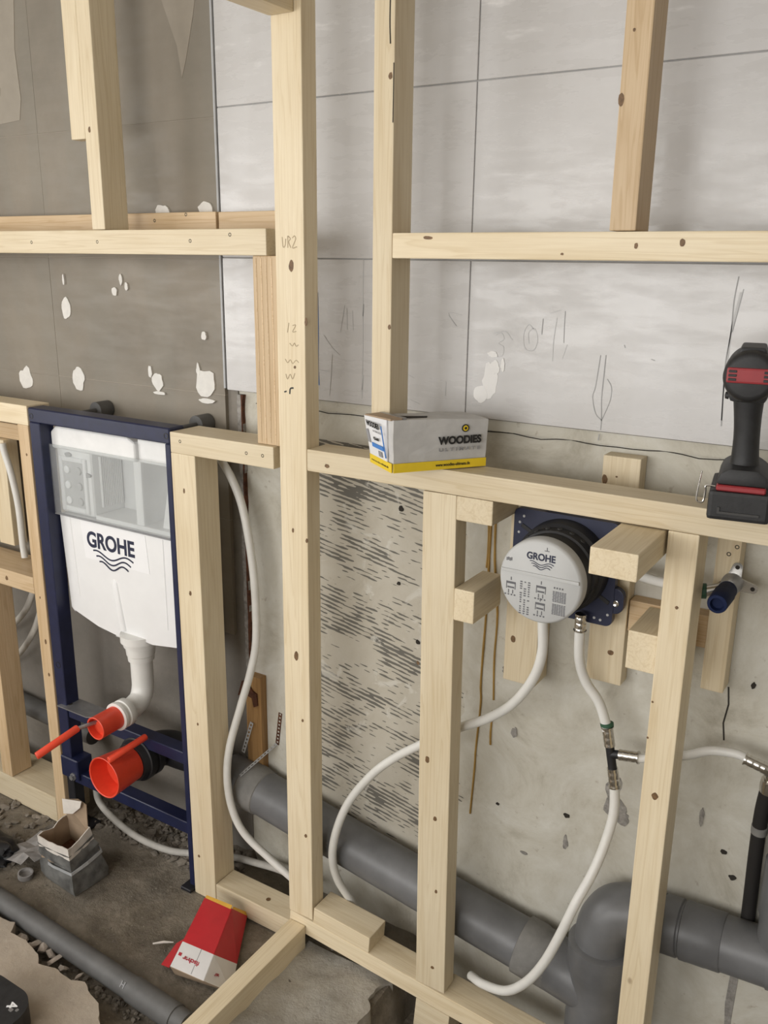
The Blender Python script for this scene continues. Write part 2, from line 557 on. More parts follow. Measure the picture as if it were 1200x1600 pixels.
def text(name, string, centre, u, v, width, mat, parent, thick=0.0006, bold=0.0, height=None):
    cu = bpy.data.curves.new('lettering', 'FONT')
    cu.body = string
    cu.align_x, cu.align_y = 'CENTER', 'CENTER'
    cu.size = 1.0
    cu.offset = bold
    cu.extrude = 0.01
    t = bpy.data.objects.new('lettering', cu)
    COL.objects.link(t)
    dg = bpy.context.evaluated_depsgraph_get()
    me = bpy.data.meshes.new_from_object(t.evaluated_get(dg))
    bpy.data.objects.remove(t)
    xs = [q.co.x for q in me.vertices]
    ys = [q.co.y for q in me.vertices]
    cx, cy = (min(xs) + max(xs)) / 2, (min(ys) + max(ys)) / 2
    sx = width / (max(xs) - min(xs))
    sy = sx if height is None else height / (max(ys) - min(ys))
    u, v = Vector(u).normalized(), Vector(v).normalized()
    nrm = u.cross(v).normalized()
    for q in me.vertices:
        q.co = Vector(centre) + u * (q.co.x - cx) * sx + v * (q.co.y - cy) * sy + nrm * (thick if q.co.z > 0 else 0.0)
    me.name = name
    me.materials.clear()
    me.materials.append(M[mat])
    o = bpy.data.objects.new(name, me)
    COL.objects.link(o)
    parent_to(o, parent)
    return o


def stroke(bm, pts, w, nrm, thick=0.0004):
    """flat ribbon along pts lying on a surface with normal nrm"""
    pts = [Vector(p) for p in pts]
    nrm = Vector(nrm).normalized()
    prev = None
    for i, p in enumerate(pts):
        t = (pts[min(i + 1, len(pts) - 1)] - pts[max(i - 1, 0)]).normalized()
        s = nrm.cross(t).normalized() * (w / 2)
        cur = [bm.verts.new(p + s + nrm * thick), bm.verts.new(p - s + nrm * thick), bm.verts.new(p - s), bm.verts.new(p + s)]
        if prev:
            for k in range(4):
                bm.faces.new((prev[k], prev[(k + 1) % 4], cur[(k + 1) % 4], cur[k]))
        else:
            bm.faces.new(cur[::-1])
        prev = cur
    bm.faces.new(prev)
    return bm


def waves(name, centre, u, v, width, rows, gap, mat, parent, lw=0.0022):
    u, v = Vector(u).normalized(), Vector(v).normalized()
    nrm = u.cross(v)
    made = []
    for r in range(rows):
        bm = bmesh.new()
        w = width * (1 - 0.14 * r)
        pts = []
        for k in range(25):
            s = k / 24
            pts.append(Vector(centre) + u * (w * (s - 0.5)) + v * (-r * gap + math.sin(s * 2 * math.pi * 1.35 + 0.9) * gap * 0.62))
        stroke(bm, pts, lw, nrm, 0.0006)
        made.append(obj(name, bm, mat, parent))
    return made


def blob_outline(cx, cz, rx, rz, seed, n=18, rough=0.25):
    out = []
    for k in range(n):
        a = 2 * math.pi * k / n
        s = 1 + rough * noise.noise(Vector((math.cos(a) * 1.4 + seed * 3.1, math.sin(a) * 1.4, seed)))* 1.0
        out.append((cx + rx * s * math.cos(a), cz + rz * s * math.sin(a)))
    return out


# ------------------------------------------------------------------ room shell (structure)
WALL_Y = 0.185     # old plaster face
TILE_Y = 0.170     # tile face

wall = obj('wall_back', add_box(bmesh.new(), -1.412, 2.0, WALL_Y, WALL_Y + 0.2, -0.3, 2.7), 'plaster')
tag(wall, 'old plaster wall behind the timber frame, white tiles on its upper part', kind='structure')
wall_grey = obj('wall_back_grey', add_box(bmesh.new(), -3.2, -1.412, WALL_Y - 0.004, WALL_Y + 0.2, -0.3, 2.7), 'cement')
tag(wall_grey, 'grey cement wall behind the cistern with dusty grey tiles above', kind='structure')


def wall_with_opening(name, axis, at0, at1, a0, a1, oa0, oa1, oz0, oz1, label):
    bm = bmesh.new()
    for (p0, p1, z0, z1) in ((a0, oa0, -0.3, 2.7), (oa1, a1, -0.3, 2.7), (oa0, oa1, -0.3, oz0), (oa0, oa1, oz1, 2.7)):
        if axis == 'X':
            add_box(bm, at0, at1, p0, p1, z0, z1)
        else:
            add_box(bm, p0, p1, at0, at1, z0, z1)
    return tag(obj(name, bm, 'room_paint'), label, kind='structure')


wall_with_opening('wall_left', 'X', -3.35, -3.2, -3.55, 0.385, -2.5, -1.0, 0.9, 2.2, 'left wall of the room with a window opening')
wall_with_opening('wall_front', 'Y', -3.55, -3.4, -3.2, 2.0, -2.8, 0.4, 0.75, 2.35, 'wall behind the viewer with an opening added for fill light')
tag(box('wall_right', 2.0, 2.15, -3.55, 0.385, -0.3, 2.7, 'room_paint', bev=0), 'right wall of the room', kind='structure')
tag(box('ceiling', -3.35, 2.15, -3.55, 0.385, 2.7, 2.8, 'room_paint', bev=0), 'plain ceiling', kind='structure')


def window(name, axis, at, a0, a1, z0, z1):
    bm = bmesh.new()
    for (p0, p1, q0, q1) in ((a0, a0 + .06, z0, z1), (a1 - .06, a1, z0, z1), (a0, a1, z0, z0 + .06), (a0, a1, z1 - .06, z1), ((a0 + a1) / 2 - .03, (a0 + a1) / 2 + .03, z0, z1)):
        if axis == 'X':
            add_box(bm, at, at + 0.05, p0, p1, q0, q1)
        else:
            add_box(bm, p0, p1, at, at + 0.05, q0, q1)
    return tag(obj(name, bm, 'window_frame'), 'white window frame', kind='structure')


window('window_1', 'X', -3.255, -2.5, -1.0, 0.9, 2.2)
window('fill_window', 'Y', -3.455, -2.8, 0.4, 0.75, 2.35)  # frame added round the opening of the rear fill light

# tiles: each one a piece of the wall
ZJ = [1.296, 1.6005, 1.917, 2.233, 2.55, 2.70]
XJ = [-1.437, -0.800, -0.163, 0.474, 1.111, 1.748, 2.0]
rnd = random.Random(3)
for a, b in zip(XJ, XJ[1:]):
    for c, d in zip(ZJ, ZJ[1:]):
        dy = rnd.uniform(-0.0006, 0.0006)
        box('tile', a + .0012, b - .0012, TILE_Y + dy, WALL_Y, c + .0012, d - .0012, 'tile_white', wall, 0.0008)
obj('grout', add_box(bmesh.new(), -1.436, 2.0, TILE_Y + 0.003, WALL_Y + .001, 1.297, 2.70), 'grout', wall)
ZG = [0.66, 0.97, 1.283, 1.5965, 1.898, 2.21, 2.52, 2.70]
XG = [-3.2, -3.06, -2.553, -2.046, -1.443]
for a, b in zip(XG, XG[1:]):
    for c, d in zip(ZG, ZG[1:]):
        box('tile', a + .0008, b - .0008, TILE_Y + rnd.uniform(-.0008, .0004), WALL_Y, c + .0008, d - .0008, 'tile_grey', wall_grey, 0.0006)
obj('grout', add_box(bmesh.new(), -3.2, -1.444, TILE_Y + 0.0008, WALL_Y, 0.661, 2.70), 'pale_grey', wall_grey)
box('edge_strip', -1.4445, -1.4385, TILE_Y - 0.003, WALL_Y, 1.30, 2.70, 'edge_trim', wall_grey, 0.001)
# ledge of old render under the white tiles and the crack below it
prism('render_ledge', [(-1.36, 1.2735), (2.0, 1.2735), (2.0, 1.2955), (-1.36, 1.2955)], TILE_Y + 0.006, WALL_Y, 'plaster', wall)

# filler dabs on the grey tiles
for i, (cx, cz, rx, rz) in enumerate([(-1.992, 1.466, .018, .026), (-2.187, 1.267, .03, .03), (-1.964, 1.281, .024, .032), (-1.666, 1.298, .020, .024),
                                      (-1.503, 1.307, .030, .034), (-1.690, 1.322, .006, .016), (-1.525, 1.338, .006, .014), (-1.774, 1.545, .006, .012),
                                      (-1.80, 1.515, .010, .010), (-1.755, 1.528, .006, .010), (-1.616, 1.702, .024, .016), (-1.478, 1.705, .022, .016), (-1.99, 1.54, .004, .014),
                                      (-1.50, 1.42, .008, .010), (-1.66, 1.27, .022, .004), (-1.50, 1.265, .026, .006), (-2.19, 2.01, .012, .014), (-2.21, 2.06, .014, .012)]):
    prism('filler_dab', blob_outline(cx, cz, rx, rz, i + 1, rough=0.35), TILE_Y - 0.002 - i * .00022, TILE_Y + 0.002, 'plaster_patch', wall_grey)
prism('pale_patch', [(-1.545, 2.05), (-1.60, 2.18), (-1.475, 2.18), (-1.495, 2.10), (-1.520, 2.02), (-1.534, 1.985)], TILE_Y - .0016, TILE_Y + .001, 'pale_grey', wall_grey)  # raised patches paler than the grey tiles
prism('pale_patch', [(-2.30, 2.25), (-2.085, 2.25), (-2.105, 2.10), (-2.098, 1.985), (-2.11, 1.935), (-2.19, 1.93), (-2.30, 1.95)], TILE_Y - .0012, TILE_Y + .001, 'pale_grey', wall_grey)
# irregular patches whiter than the white tile under them
for i, (cx, cz, rx, rz) in enumerate([(-.748, 1.372, .016, .030), (-.768, 1.345, .014, .018), (-.738, 1.40, .010, .014), (-.745, 1.425, .010, .006), (-.722, 1.405, .004, .012)]):
    prism('white_patch', blob_outline(cx, cz, rx, rz, i + 21, rough=0.45), TILE_Y - 0.0012 - i * .0003, TILE_Y + 0.002, 'white_patch', wall)
# marks and holes in the plaster
for i, (cx, cz, rx, rz, mt) in enumerate([(-.437, .565, .016, .034, 'chip'), (-.43, .515, .022, .028, 'chip'), (-.418, .498, .022, .016, 'chip'),
                                          (-.53, .46, .007, .005, 'hole'), (-.528, .395, .006, .017, 'chip'), (-.19, .45, .007, .006, 'hole'), (-.212, .50, .006, .005, 'hole'),
                                          (-.26, .56, .004, .02, 'chip'), (-.62, .33, .008, .004, 'chip'), (-.69, .43, .004, .003, 'hole'), (-.68, .76, .016, .012, 'chip'),
                                          (-.66, .62, .007, .012, 'chip'), (-1.155, 1.284, .010, .004, 'hole'), (-.955, 1.075, .006, .006, 'hole'), (-.905, .77, .005, .005, 'hole'), (-.958, .9, .004, .004, 'hole'),
                                          (-.20, .86, .004, .006, 'hole'), (-.17, .93, .005, .004, 'hole'), (-.36, .51, .010, .008, 'chip')]):
    prism('plaster_chip', blob_outline(cx, cz, rx, rz, i + 41, rough=0.45), WALL_Y - 0.0008 - i * .00015, WALL_Y + 0.002, mt, wall)
# vertical gap in the render low on the right and its crack further up
prism('render_gap', [(-.172, -.3), (-.152, -.3), (-.149, .06), (-.156, .12), (-.153, .26), (-.168, .26), (-.171, .16), (-.166, .1)], WALL_Y - 0.002, WALL_Y + 0.002, 'chip', wall)
cr = bmesh.new()
stroke(cr, [(-.242, WALL_Y, .845), (-.238, WALL_Y, .81), (-.243, WALL_Y, .77), (-.238, WALL_Y, .735)], 0.003, (0, -1, 0))
obj('crack', cr, 'hole', wall)
cr = bmesh.new()
stroke(cr, [(x / 100, WALL_Y - .0, 1.2690 + .002 * math.sin(x * 1.7) + .0015 * math.sin(x * .61)) for x in range(-136, 60, 3)], 0.0016, (0, -1, 0), 0.0015)
obj('crack', cr, 'hole', wall)
# amber glue runs down the plaster
for i, p in enumerate([[(-.738, 1.10), (-.739, .98), (-.74, .877), (-.745, .72), (-.743, .664), (-.750, .55), (-.751, .502), (-.757, .38)],
                       [(-.729, 1.12), (-.726, 1.0), (-.714, .883), (-.716, .78), (-.713, .681)], [(-.714, .655), (-.716, .60), (-.715, .571)], [(-.745, 1.12), (-.742, 1.03), (-.744, .98)]]):
    pts = spline([(x, WALL_Y - .0005, z) for x, z in p], 4)
    tube('glue_run', pts, [0.0024 + 0.0014 * abs(noise.noise(Vector((k * .35, i, 0)))) for k in range(len(pts))], 'glue', wall, 6)

# pencil marks on the white tiles
PM = [  # (width, shade, polyline in x,z)
    (.004, 'pencil', [(-.306, 1.58), (-.309, 1.54), (-.308, 1.49), (-.311, 1.44), (-.309, 1.39), (-.306, 1.33)]),
    (.006, 'pencil_light', [(-.300, 1.555), (-.307, 1.50), (-.309, 1.44), (-.310, 1.40), (-.307, 1.34)]),
    (.003, 'pencil', [(-.296, 1.56), (-.301, 1.525), (-.306, 1.49)]),
    (.0035, 'pencil', [(-.529, 1.437), (-.534, 1.38), (-.538, 1.36), (-.530, 1.33), (-.517, 1.318)]),
    (.004, 'pencil', [(-.519, 1.438), (-.520, 1.40), (-.521, 1.36), (-.518, 1.32), (-.518, 1.30)]),
    (.003, 'pencil', [(-.513, 1.395), (-.504, 1.38), (-.505, 1.355), (-.517, 1.32)]),
    (.004, 'pencil', [(-.520, 1.292), (-.521, 1.28)]),
    (.0028, 'pencil_light', [(-.660, 1.475), (-.673, 1.485), (-.682, 1.466), (-.677, 1.44), (-.660, 1.438), (-.653, 1.458), (-.660, 1.478), (-.672, 1.47), (-.670, 1.45)]),
    (.004, 'pencil', [(-.6445, 1.497), (-.6455, 1.468)]),
    (.0026, 'pencil_light', [(-.617, 1.500), (-.621, 1.46), (-.621, 1.42)]),
    (.003, 'pencil', [(-.602, 1.513), (-.602, 1.49), (-.601, 1.455)]),
    (.002, 'pencil_light', [(-.63, 1.508), (-.612, 1.514)]),
    (.002, 'pencil_light', [(-.594, 1.452), (-.602, 1.425)]),
    (.0022, 'pencil_light', [(-.740, 1.462), (-.728, 1.467), (-.722, 1.455), (-.733, 1.447), (-.722, 1.440), (-.724, 1.424), (-.739, 1.42)]),
    (.003, 'pencil_light', [(-1.048, 1.60), (-1.0485, 1.52), (-1.048, 1.43), (-1.049, 1.36), (-1.050, 1.31)]),
    (.0045, 'pencil', [(-1.047, 1.51), (-1.048, 1.485)]),
    (.0022, 'pencil_light', [(-1.095, 1.505), (-1.10, 1.48), (-1.106, 1.45)]),
    (.0022, 'pencil_light', [(-1.090, 1.50), (-1.088, 1.455)]),
    (.0022, 'pencil_light', [(-1.075, 1.495), (-1.073, 1.455)]),
    (.0024, 'pencil_light', [(-1.150, 1.44), (-1.128, 1.415), (-1.108, 1.40)]),
    (.004, 'blue_print', [(-1.166, 1.53), (-1.165, 1.45), (-1.166, 1.37), (-1.164, 1.33)]),
    (.0024, 'pencil_light', [(-1.164, 1.365), (-1.14, 1.362), (-1.122, 1.362)]),
    (.0022, 'pencil_light', [(-1.128, 1.40), (-1.132, 1.345), (-1.136, 1.31)]),
    (.005, 'pencil_light', [(-1.047, 1.362), (-1.049, 1.33)]),
    (.002, 'pencil_light', [(-.985, 1.37), (-.95, 1.375), (-.92, 1.365)]),
    (.002, 'pencil_light', [(-.845, 1.495), (-.826, 1.475), (-.845, 1.50), (-.815, 1.497)]),
    (.0045, 'pencil_light', [(-.846, 1.363), (-.847, 1.335)]),
    (.002, 'pencil_light', [(-.93, 1.32), (-.905, 1.312)]),
    (.0018, 'pencil_light', [(-.745, 1.465), (-.72, 1.47), (-.705, 1.455)]),
    (.0030, 'pencil', [(-.487, 1.458), (-.485, 1.453)]),
    (.0030, 'pencil', [(-.437, 1.436), (-.430, 1.434)]),
]
for w, shade, p in PM:
    bm = bmesh.new()
    stroke(bm, spline([(x, TILE_Y - .0007, z) for x, z in p], 4), w * 0.45, (0, -1, 0), 0.0003)
    obj('pencil_mark', bm, shade, wall)

# ------------------------------------------------------------------ floor
def floor_z(x, y):
    n1 = noise.fractal(Vector((x * 2.3, y * 2.3, 0.3)), 1.0, 2.0, 4)
    n2 = noise.fractal(Vector((x * 14, y * 14, 4.3)), 1.0, 2.0, 3)
    z = -0.024 + 0.007 * n1 + 0.0035 * n2
    # ground falls away right of the broken slab edge
    e = x + 0.855 + 0.03 * noise.noise(Vector((y * 9, 2.0, x * 3)))
    t = min(1, max(0, e / 0.02))
    z -= 0.115 * t
    # pipe trench between the screed and the dirt
    ty = -0.318 + (x + 1.85) * -0.02
    d = abs(y - ty)
    if x < -1.0:
        z -= 0.030 * max(0, 1 - d / 0.075)
    # rubble heaped along the foot of the wall
    if y > 0.02 and x < -1.4:
        z += 0.03 * min(1, (y - 0.02) / 0.14) * (0.7 + 0.6 * n2)
    return z


def axis_lines(a, b, lo, hi, fine, coarse):
    out, t = [], a
    while t < b:
        out.append(t)
        t += fine if lo <= t <= hi else coarse
    out.append(b)
    return out


xs = axis_lines(-3.2, 2.0, -2.4, 0.1, 0.0125, 0.1)
ys = axis_lines(-3.4, WALL_Y, -0.8, 0.2, 0.0125, 0.1)
bm = bmesh.new()
g = [[bm.verts.new((x, y, floor_z(x, y))) for y in ys] for x in xs]
for i in range(len(xs) - 1):
    for j in range(len(ys) - 1):
        bm.faces.new((g[i][j], g[i + 1][j], g[i + 1][j + 1], g[i][j + 1]))
floor = obj('floor', bm, 'dirt', None, True)
tag(floor, 'dirty broken concrete floor strewn with dust', kind='structure')

# pale screed with a ragged edge, lower left
edge = [(-3.2, -.33), (-2.2, -.345), (-1.95, -.35), (-1.80, -.353), (-1.735, -.347), (-1.715, -.372), (-1.66, -.368), (-1.60, -.382), (-1.575, -.40), (-1.53, -.388), (-1.47, -.392), (-1.44, -.378),
        (-1.40, -.395), (-1.365, -.402), (-1.335, -.43), (-1.30, -.45), (-1.29, -.50), (-1.24, -.53), (-1.22, -.62), (-1.17, -.8), (-1.16, -1.6), (-3.2, -1.6)]
fine = []
for (a, b), (c, d) in zip(edge, edge[1:] + edge[:1]):
    k = max(1, int(math.hypot(c - a, d - b) / 0.012)) if a > -2.1 and b > -.9 else 1
    for q in range(k):
        s = q / k
        j = 0.006 if k > 1 else 0
        fine.append((a + (c - a) * s + j * noise.noise(Vector((a + s, b * 40 + q, 1))), b + (d - b) * s + j * noise.noise(Vector((q * .9, b * 30, 7)))))
screed = prism('screed', fine, -0.06, 0.004, 'screed', floor, plane='XY')

# lump of broken concrete between the sill and the sole plate
bm = bmesh.new()
nx, ny = 30, 34
cg = []
for i in range(nx + 1):
    row = []
    for j in range(ny + 1):
        y = -.34 + .36 * j / ny
        xr = -.862 + .035 * noise.noise(Vector((y * 11, .4, 0))) + .012 * noise.noise(Vector((y * 45, 2.4, 0)))
        x = -1.10 + (xr + 1.10) * i / nx
        t_ = .012 * noise.fractal(Vector((x * 9, y * 9, 1.7)), 1, 2, 4)
        row.append(bm.verts.new((x, y, (-.014 + t_) if i < nx else -.15)))
    cg.append(row)
for i in range(nx):
    for j in range(ny):
        bm.faces.new((cg[i][j], cg[i + 1][j], cg[i + 1][j + 1], cg[i][j + 1]))
obj('concrete_lump', bm, 'lump', floor, True)

# loose rubble: too much to count
bm = bmesh.new()
rr = random.Random(11)


def stone(bm, x, y, z, s):
    t = bmesh.new()
    bmesh.ops.create_icosphere(t, subdivisions=1, radius=s)
    sc = Vector((rr.uniform(.7, 1.5), rr.uniform(.6, 1.2), rr.uniform(.35, .8)))
    mtx = Matrix.Translation((x, y, z)) @ Matrix.Rotation(rr.uniform(0, 6), 4, 'Z') @ Matrix.Rotation(rr.uniform(-.5, .5), 4, 'X')
    for v in t.verts:
        v.co = Vector((v.co.x * sc.x, v.co.y * sc.y, v.co.z * sc.z)) * rr.uniform(.55, 1.35)
    merge(bm, t, None, mtx)


for k in range(900):
    u = rr.random()
    if u < .45:
        x, y, s = rr.uniform(-1.95, -1.40), rr.uniform(.05, .165), rr.uniform(.003, .014)
    elif u < .68:
        x, y, s = rr.uniform(-2.5, -1.95), rr.uniform(-.25, .0), rr.uniform(.004, .02)
    elif u < .8:
        x, y, s = rr.uniform(-1.8, -1.3), rr.uniform(-.37, -.33), rr.uniform(.003, .010)
    elif u < .92:
        x, y, s = rr.uniform(-2.1, -1.15), rr.uniform(-.30, .12), rr.uniform(.001, .004)
    else:
        x, y, s = rr.uniform(-1.08, -.62), rr.uniform(-.35, .1), rr.uniform(.001, .006)
    stone(bm, x, y, floor_z(x, y) + s * .2, s)
tag(obj('rubble', bm, 'rubble'), 'loose grey rubble and grit scattered along the wall foot', 'rubble', kind='stuff')

# ------------------------------------------------------------------ timber


def timber(name, label, x0, x1, y0, y1, z0, z1, axis, mat='pine', screws=(), knots=(), cat='timber', lean=0.0, pitch=0.0, group=None, ends=()):
    """sawn stick with softly rounded arrises; local X is the grain. screws / knots: (u, w, rx, rz) on the front face in world x,z"""
    dx, dy, dz = x1 - x0, y1 - y0, z1 - z0
    Ln, a, b = {'X': (dx, dy, dz), 'Y': (dy, dx, dz), 'Z': (dz, dx, dy)}[axis]
    bm = add_box(bmesh.new(), -Ln / 2, Ln / 2, -a / 2, a / 2, -b / 2, b / 2, 0.0022, seg=2)
    for f in bm.faces:
        if abs(f.normal.x) > 0.9 and f.calc_area() > 0.3 * a * b:
            f.material_index = 1
    basis = {'X': Matrix.Identity(3), 'Y': Matrix(((0, 1, 0), (1, 0, 0), (0, 0, -1))), 'Z': Matrix(((0, 1, 0), (0, 0, 1), (1, 0, 0)))}[axis].to_4x4()
    ctr = Matrix.Translation(((x0 + x1) / 2, (y0 + y1) / 2, (z0 + z1) / 2))
    tilt = Matrix.Rotation(lean, 4, 'Y')
    o = obj(name, bm, [mat, 'end_grain'], None, False, ctr @ tilt @ basis)
    tag(o, label, cat, group)
    for (sx, sz) in screws:
        lathe('screw', (sx, y0 + 0.0006, sz), (0, -1, 0), [(0, .0040), (.0006, .0040), (.0009, .0030), (.0005, .0018), (.0005, 0)], 'screw', o, 12)
    for (kx, kz, rx, rz) in knots:
        bmk = add_prism(bmesh.new(), blob_outline(kx, kz, rx, rz, kx * 7, 12, .3), y0 - 0.0004, y0 + 0.001)
        obj('knot', bmk, 'knot', o)
    return o


centre = timber('stud', 'tall pine stud in the middle running the full height, pencil notes on its face', -1.1435, -1.0735, 0, .045, .0705, 2.70, 'Z',
                knots=[(-1.105, 1.586, .006, .011), (-1.109, .755, .006, .011), (-1.071, 1.480, .003, .008), (-1.094, .60, .003, .004), (-1.112, 1.045, .003, .005), (-1.076, 1.028, .003, .005), (-1.09, .30, .004, .005), (-1.1, 1.39, .003, .003)])
timber('stud', 'pine stud with a long split at its top, standing behind the printed carton', -.9165, -.8745, 0, .067, 1.2265, 2.70, 'Z', knots=[(-.882, 1.905, .004, .006), (-.878, 1.48, .003, .005)])
bm = bmesh.new()
stroke(bm, spline([(-.884, -.0002, 2.04), (-.8845, -.0002, 1.99), (-.883, -.0002, 1.955)], 4), .0022, (0, -1, 0))
stroke(bm, spline([(-.8755, -.0002, 1.925), (-.8757, -.0002, 1.88), (-.876, -.0002, 1.83)], 4), .0016, (0, -1, 0))
obj('split', bm, 'hole', bpy.data.objects['stud.001'])
timber('stud', 'short pine stud standing on the upper right rail, dark half knot on its edge', -.475, -.433, 0, .07, 1.6475, 2.70, 'Z', 'pine_red', knots=[(-.4715, 1.837, .0042, .011), (-.46, 1.93, .002, .003)])
timber('stud', 'pine stud at upper left standing on the upper left rail', -1.668, -1.6265, 0, .07, 1.6575, 2.70, 'Z', knots=[(-1.653, 1.865, .004, .006)])
timber('batten', 'short flat batten fixed along the left edge of the upper left stud', -1.7155, -1.669, .001, .030, 1.8475, 2.70, 'Z')
timber('rail', 'upper left horizontal pine rail with three screws, in front of the grey tiles', -2.90, -1.1665, 0, .07, 1.605, 1.6565, 'X', screws=[(-1.885, 1.630), (-1.655, 1.631), (-1.37, 1.633), (-1.26, 1.645)])
timber('wall_batten', 'long pine batten on the grey tiles just above the upper left rail', -2.90, -1.4105, .125, .1685, 1.632, 1.698, 'X', 'pine_red', screws=[(-1.60, 1.681), (-1.50, 1.693)])
timber('wall_batten', 'short pine batten on the tiles beside the middle stud, left of its top half', -1.4025, -1.225, .125, .1685, 1.632, 1.697, 'X', 'pine_red')
timber('rail', 'upper right horizontal pine rail across the white tiles', -.874, 1.6, 0, .066, 1.6025, 1.6465, 'X', knots=[(-.8, 1.638, .010, .003), (-.43, 1.625, .003, .005), (-.55, 1.612, .003, .002), (-.36, 1.63, .004, .006)])
timber('cripple_stud', 'narrow striped pine piece squeezed in left of the middle stud', -1.2125, -1.150, .012, .057, 1.2195, 1.605, 'Z', 'pine_red')
for k in range(4):
    bm = bmesh.new()
    stroke(bm, spline([(-1.204 + k * .013, .0118, 1.60), (-1.203 + k * .0135, .0118, 1.42), (-1.2015 + k * .013, .0118, 1.225)], 5), .0022 + .0008 * (k % 2), (0, -1, 0))
    obj('grain_line', bm, 'pine_red', bpy.data.objects['cripple_stud'])
timber('rail', 'short pine rail on top of the left post beside the cistern frame', -1.461, -1.1605, 0, .095, 1.171, 1.219, 'X', screws=[(-1.43, 1.20), (-1.235, 1.197), (-1.19, 1.197)])
timber('post', 'thick pine post at the right side of the blue cistern frame', -1.461, -1.387, 0, .074, -.02, 1.171, 'Z', knots=[(-1.425, 1.085, .003, .006), (-1.422, .835, .004, .006), (-1.42, .49, .003, .004), (-1.44, .10, .004, .004)])
timber('rail', 'long mid height pine rail carrying the carton and the drill', -1.0725, 1.6, 0, .07, 1.18, 1.2255, 'X', knots=[(-1.022, 1.197, .006, .004)])
timber('stud', 'pine stud under the long rail, left of the shower valve', -.792, -.720, 0, .045, .0435, 1.179, 'Z', lean=-.0105,
       knots=[(-.772, .61, .005, .008), (-.750, .477, .004, .006), (-.742, .30, .003, .005), (-.745, .1, .004, .004), (-.80, .82, .003, .004)])
timber('stud', 'pine stud under the long rail at far right, left of the blue plug', -.3365, -.2865, 0, .072, -.12, 1.1795, 'Z',
       knots=[(-.312, .691, .006, .007), (-.333, .87, .002, .002), (-.335, .80, .002, .002), (-.31, 1.05, .003, .003)])
timber('bottom_plate', 'short pine sole plate between the left post and the middle stud', -1.385, -1.146, 0, .07, -.02, .037, 'X', screws=[])
lathe('bolt_hole', (-1.235, .030, .0370), (0, 0, 1), [(0, .006), (.0008, .006), (.0008, .0035), (.0002, .0035), (.0002, 0)], 'knot', bpy.data.objects['bottom_plate'], 16)
timber('bottom_plate', 'long sloping pine sole plate right of the middle stud', -1.144, -.485, 0, .07, -.0005, .0455, 'X', lean=.075)
timber('block', 'pine block lying on the sole plate beside the foot of the middle stud', -1.0715, -.912, .001, .071, .0575, .1015, 'X', lean=.075)
timber('shim_block', 'pine shim block under the sole plate near the bottom edge', -.790, -.704, .001, .07, -.14, -.0085, 'X', lean=.075)
timber('cross_sill', 'pine sill on the floor coming forward from the middle stud', -1.1405, -1.094, -1.55, -.0015, -.022, .047, 'Y')
timber('cross_header', 'pine header high up coming forward from the middle stud', -1.1465, -1.089, -1.55, -.0015, 2.028, 2.10, 'Y')
timber('batten', 'flat vertical batten on the wall left of the shower valve', -.666, -.596, .120, .1845, .772, 1.165, 'Z', knots=[(-.648, .865, .006, .008)])
timber('batten', 'flat wall batten right of the shower valve, its top showing above the long rail', -.501, -.431, .145, .1845, .81, 1.2595, 'Z', knots=[(-.455, .875, .006, .006), (-.495, 1.215, .005, .010), (-.473, 1.222, .002, .002)])
timber('batten', 'flat vertical batten on the wall carrying the blue plug outlet', -.283, -.243, .135, .1845, .852, 1.172, 'Z', screws=[(-.262, 1.115), (-.25, 1.13)])
timber('batten', 'dark horizontal batten on the wall between two vertical battens', -.429, -.285, .150, .1845, .925, .988, 'X', 'pine_red')
timber('block', 'short pine block under the long rail at the upper left of the shower valve', -.7265, -.652, .001, .119, 1.132, 1.179, 'Y')
timber('block', 'pine block pointing forward beside the grey valve disc on its left', -.722, -.6795, -.004, .119, .933, .998, 'Y')
timber('block', 'pine block sticking far out in front of the valve plate at its right', -.4165, -.3405, -.148, .10, 1.133, 1.1775, 'Y')
timber('block', 'pine block low beside the far right stud, under the water hose', -.391, -.3395, .018, .149, .912, .984, 'Y')
# frame left of the cistern
timber('rail', 'pine rail at the left picture edge level with the cistern frame top', -2.90, -1.967, 0, .07, 1.178, 1.2295, 'X')
timber('post', 'slim pine post at the left side of the blue cistern frame', -2.012, -1.969, 0, .07, -.02, 1.178, 'Z', 'pine_red', knots=[(-1.985, 1.10, .003, .004), (-1.985, .57, .004, .008), (-1.985, .47, .004, .006), (-1.99, .7, .002, .004)])
timber('rail', 'pine rail at half height by the left picture edge', -2.90, -2.013, 0, .12, .705, .753, 'X', 'pine_red', knots=[(-2.13, .728, .006, .007)])
timber('wall_batten', 'pine batten on the wall behind the top left rail', -2.90, -2.16, .120, .168, 1.095, 1.14, 'X', 'pine_red')
timber('batten', 'grey vertical batten hanging behind the post at the left picture edge', -2.292, -2.225, .10, .145, .778, 1.094, 'Z')
timber('bottom_plate', 'wide pine sole plate at the left picture edge by the torn paper carton', -2.90, -1.9705 - .043, 0, .12, -.02, .062, 'X')
timber('post', 'short pine post cut by the left picture edge above the sole plate', -2.262, -2.214, 0, .07, .0635, .704, 'Z', 'pine_red')

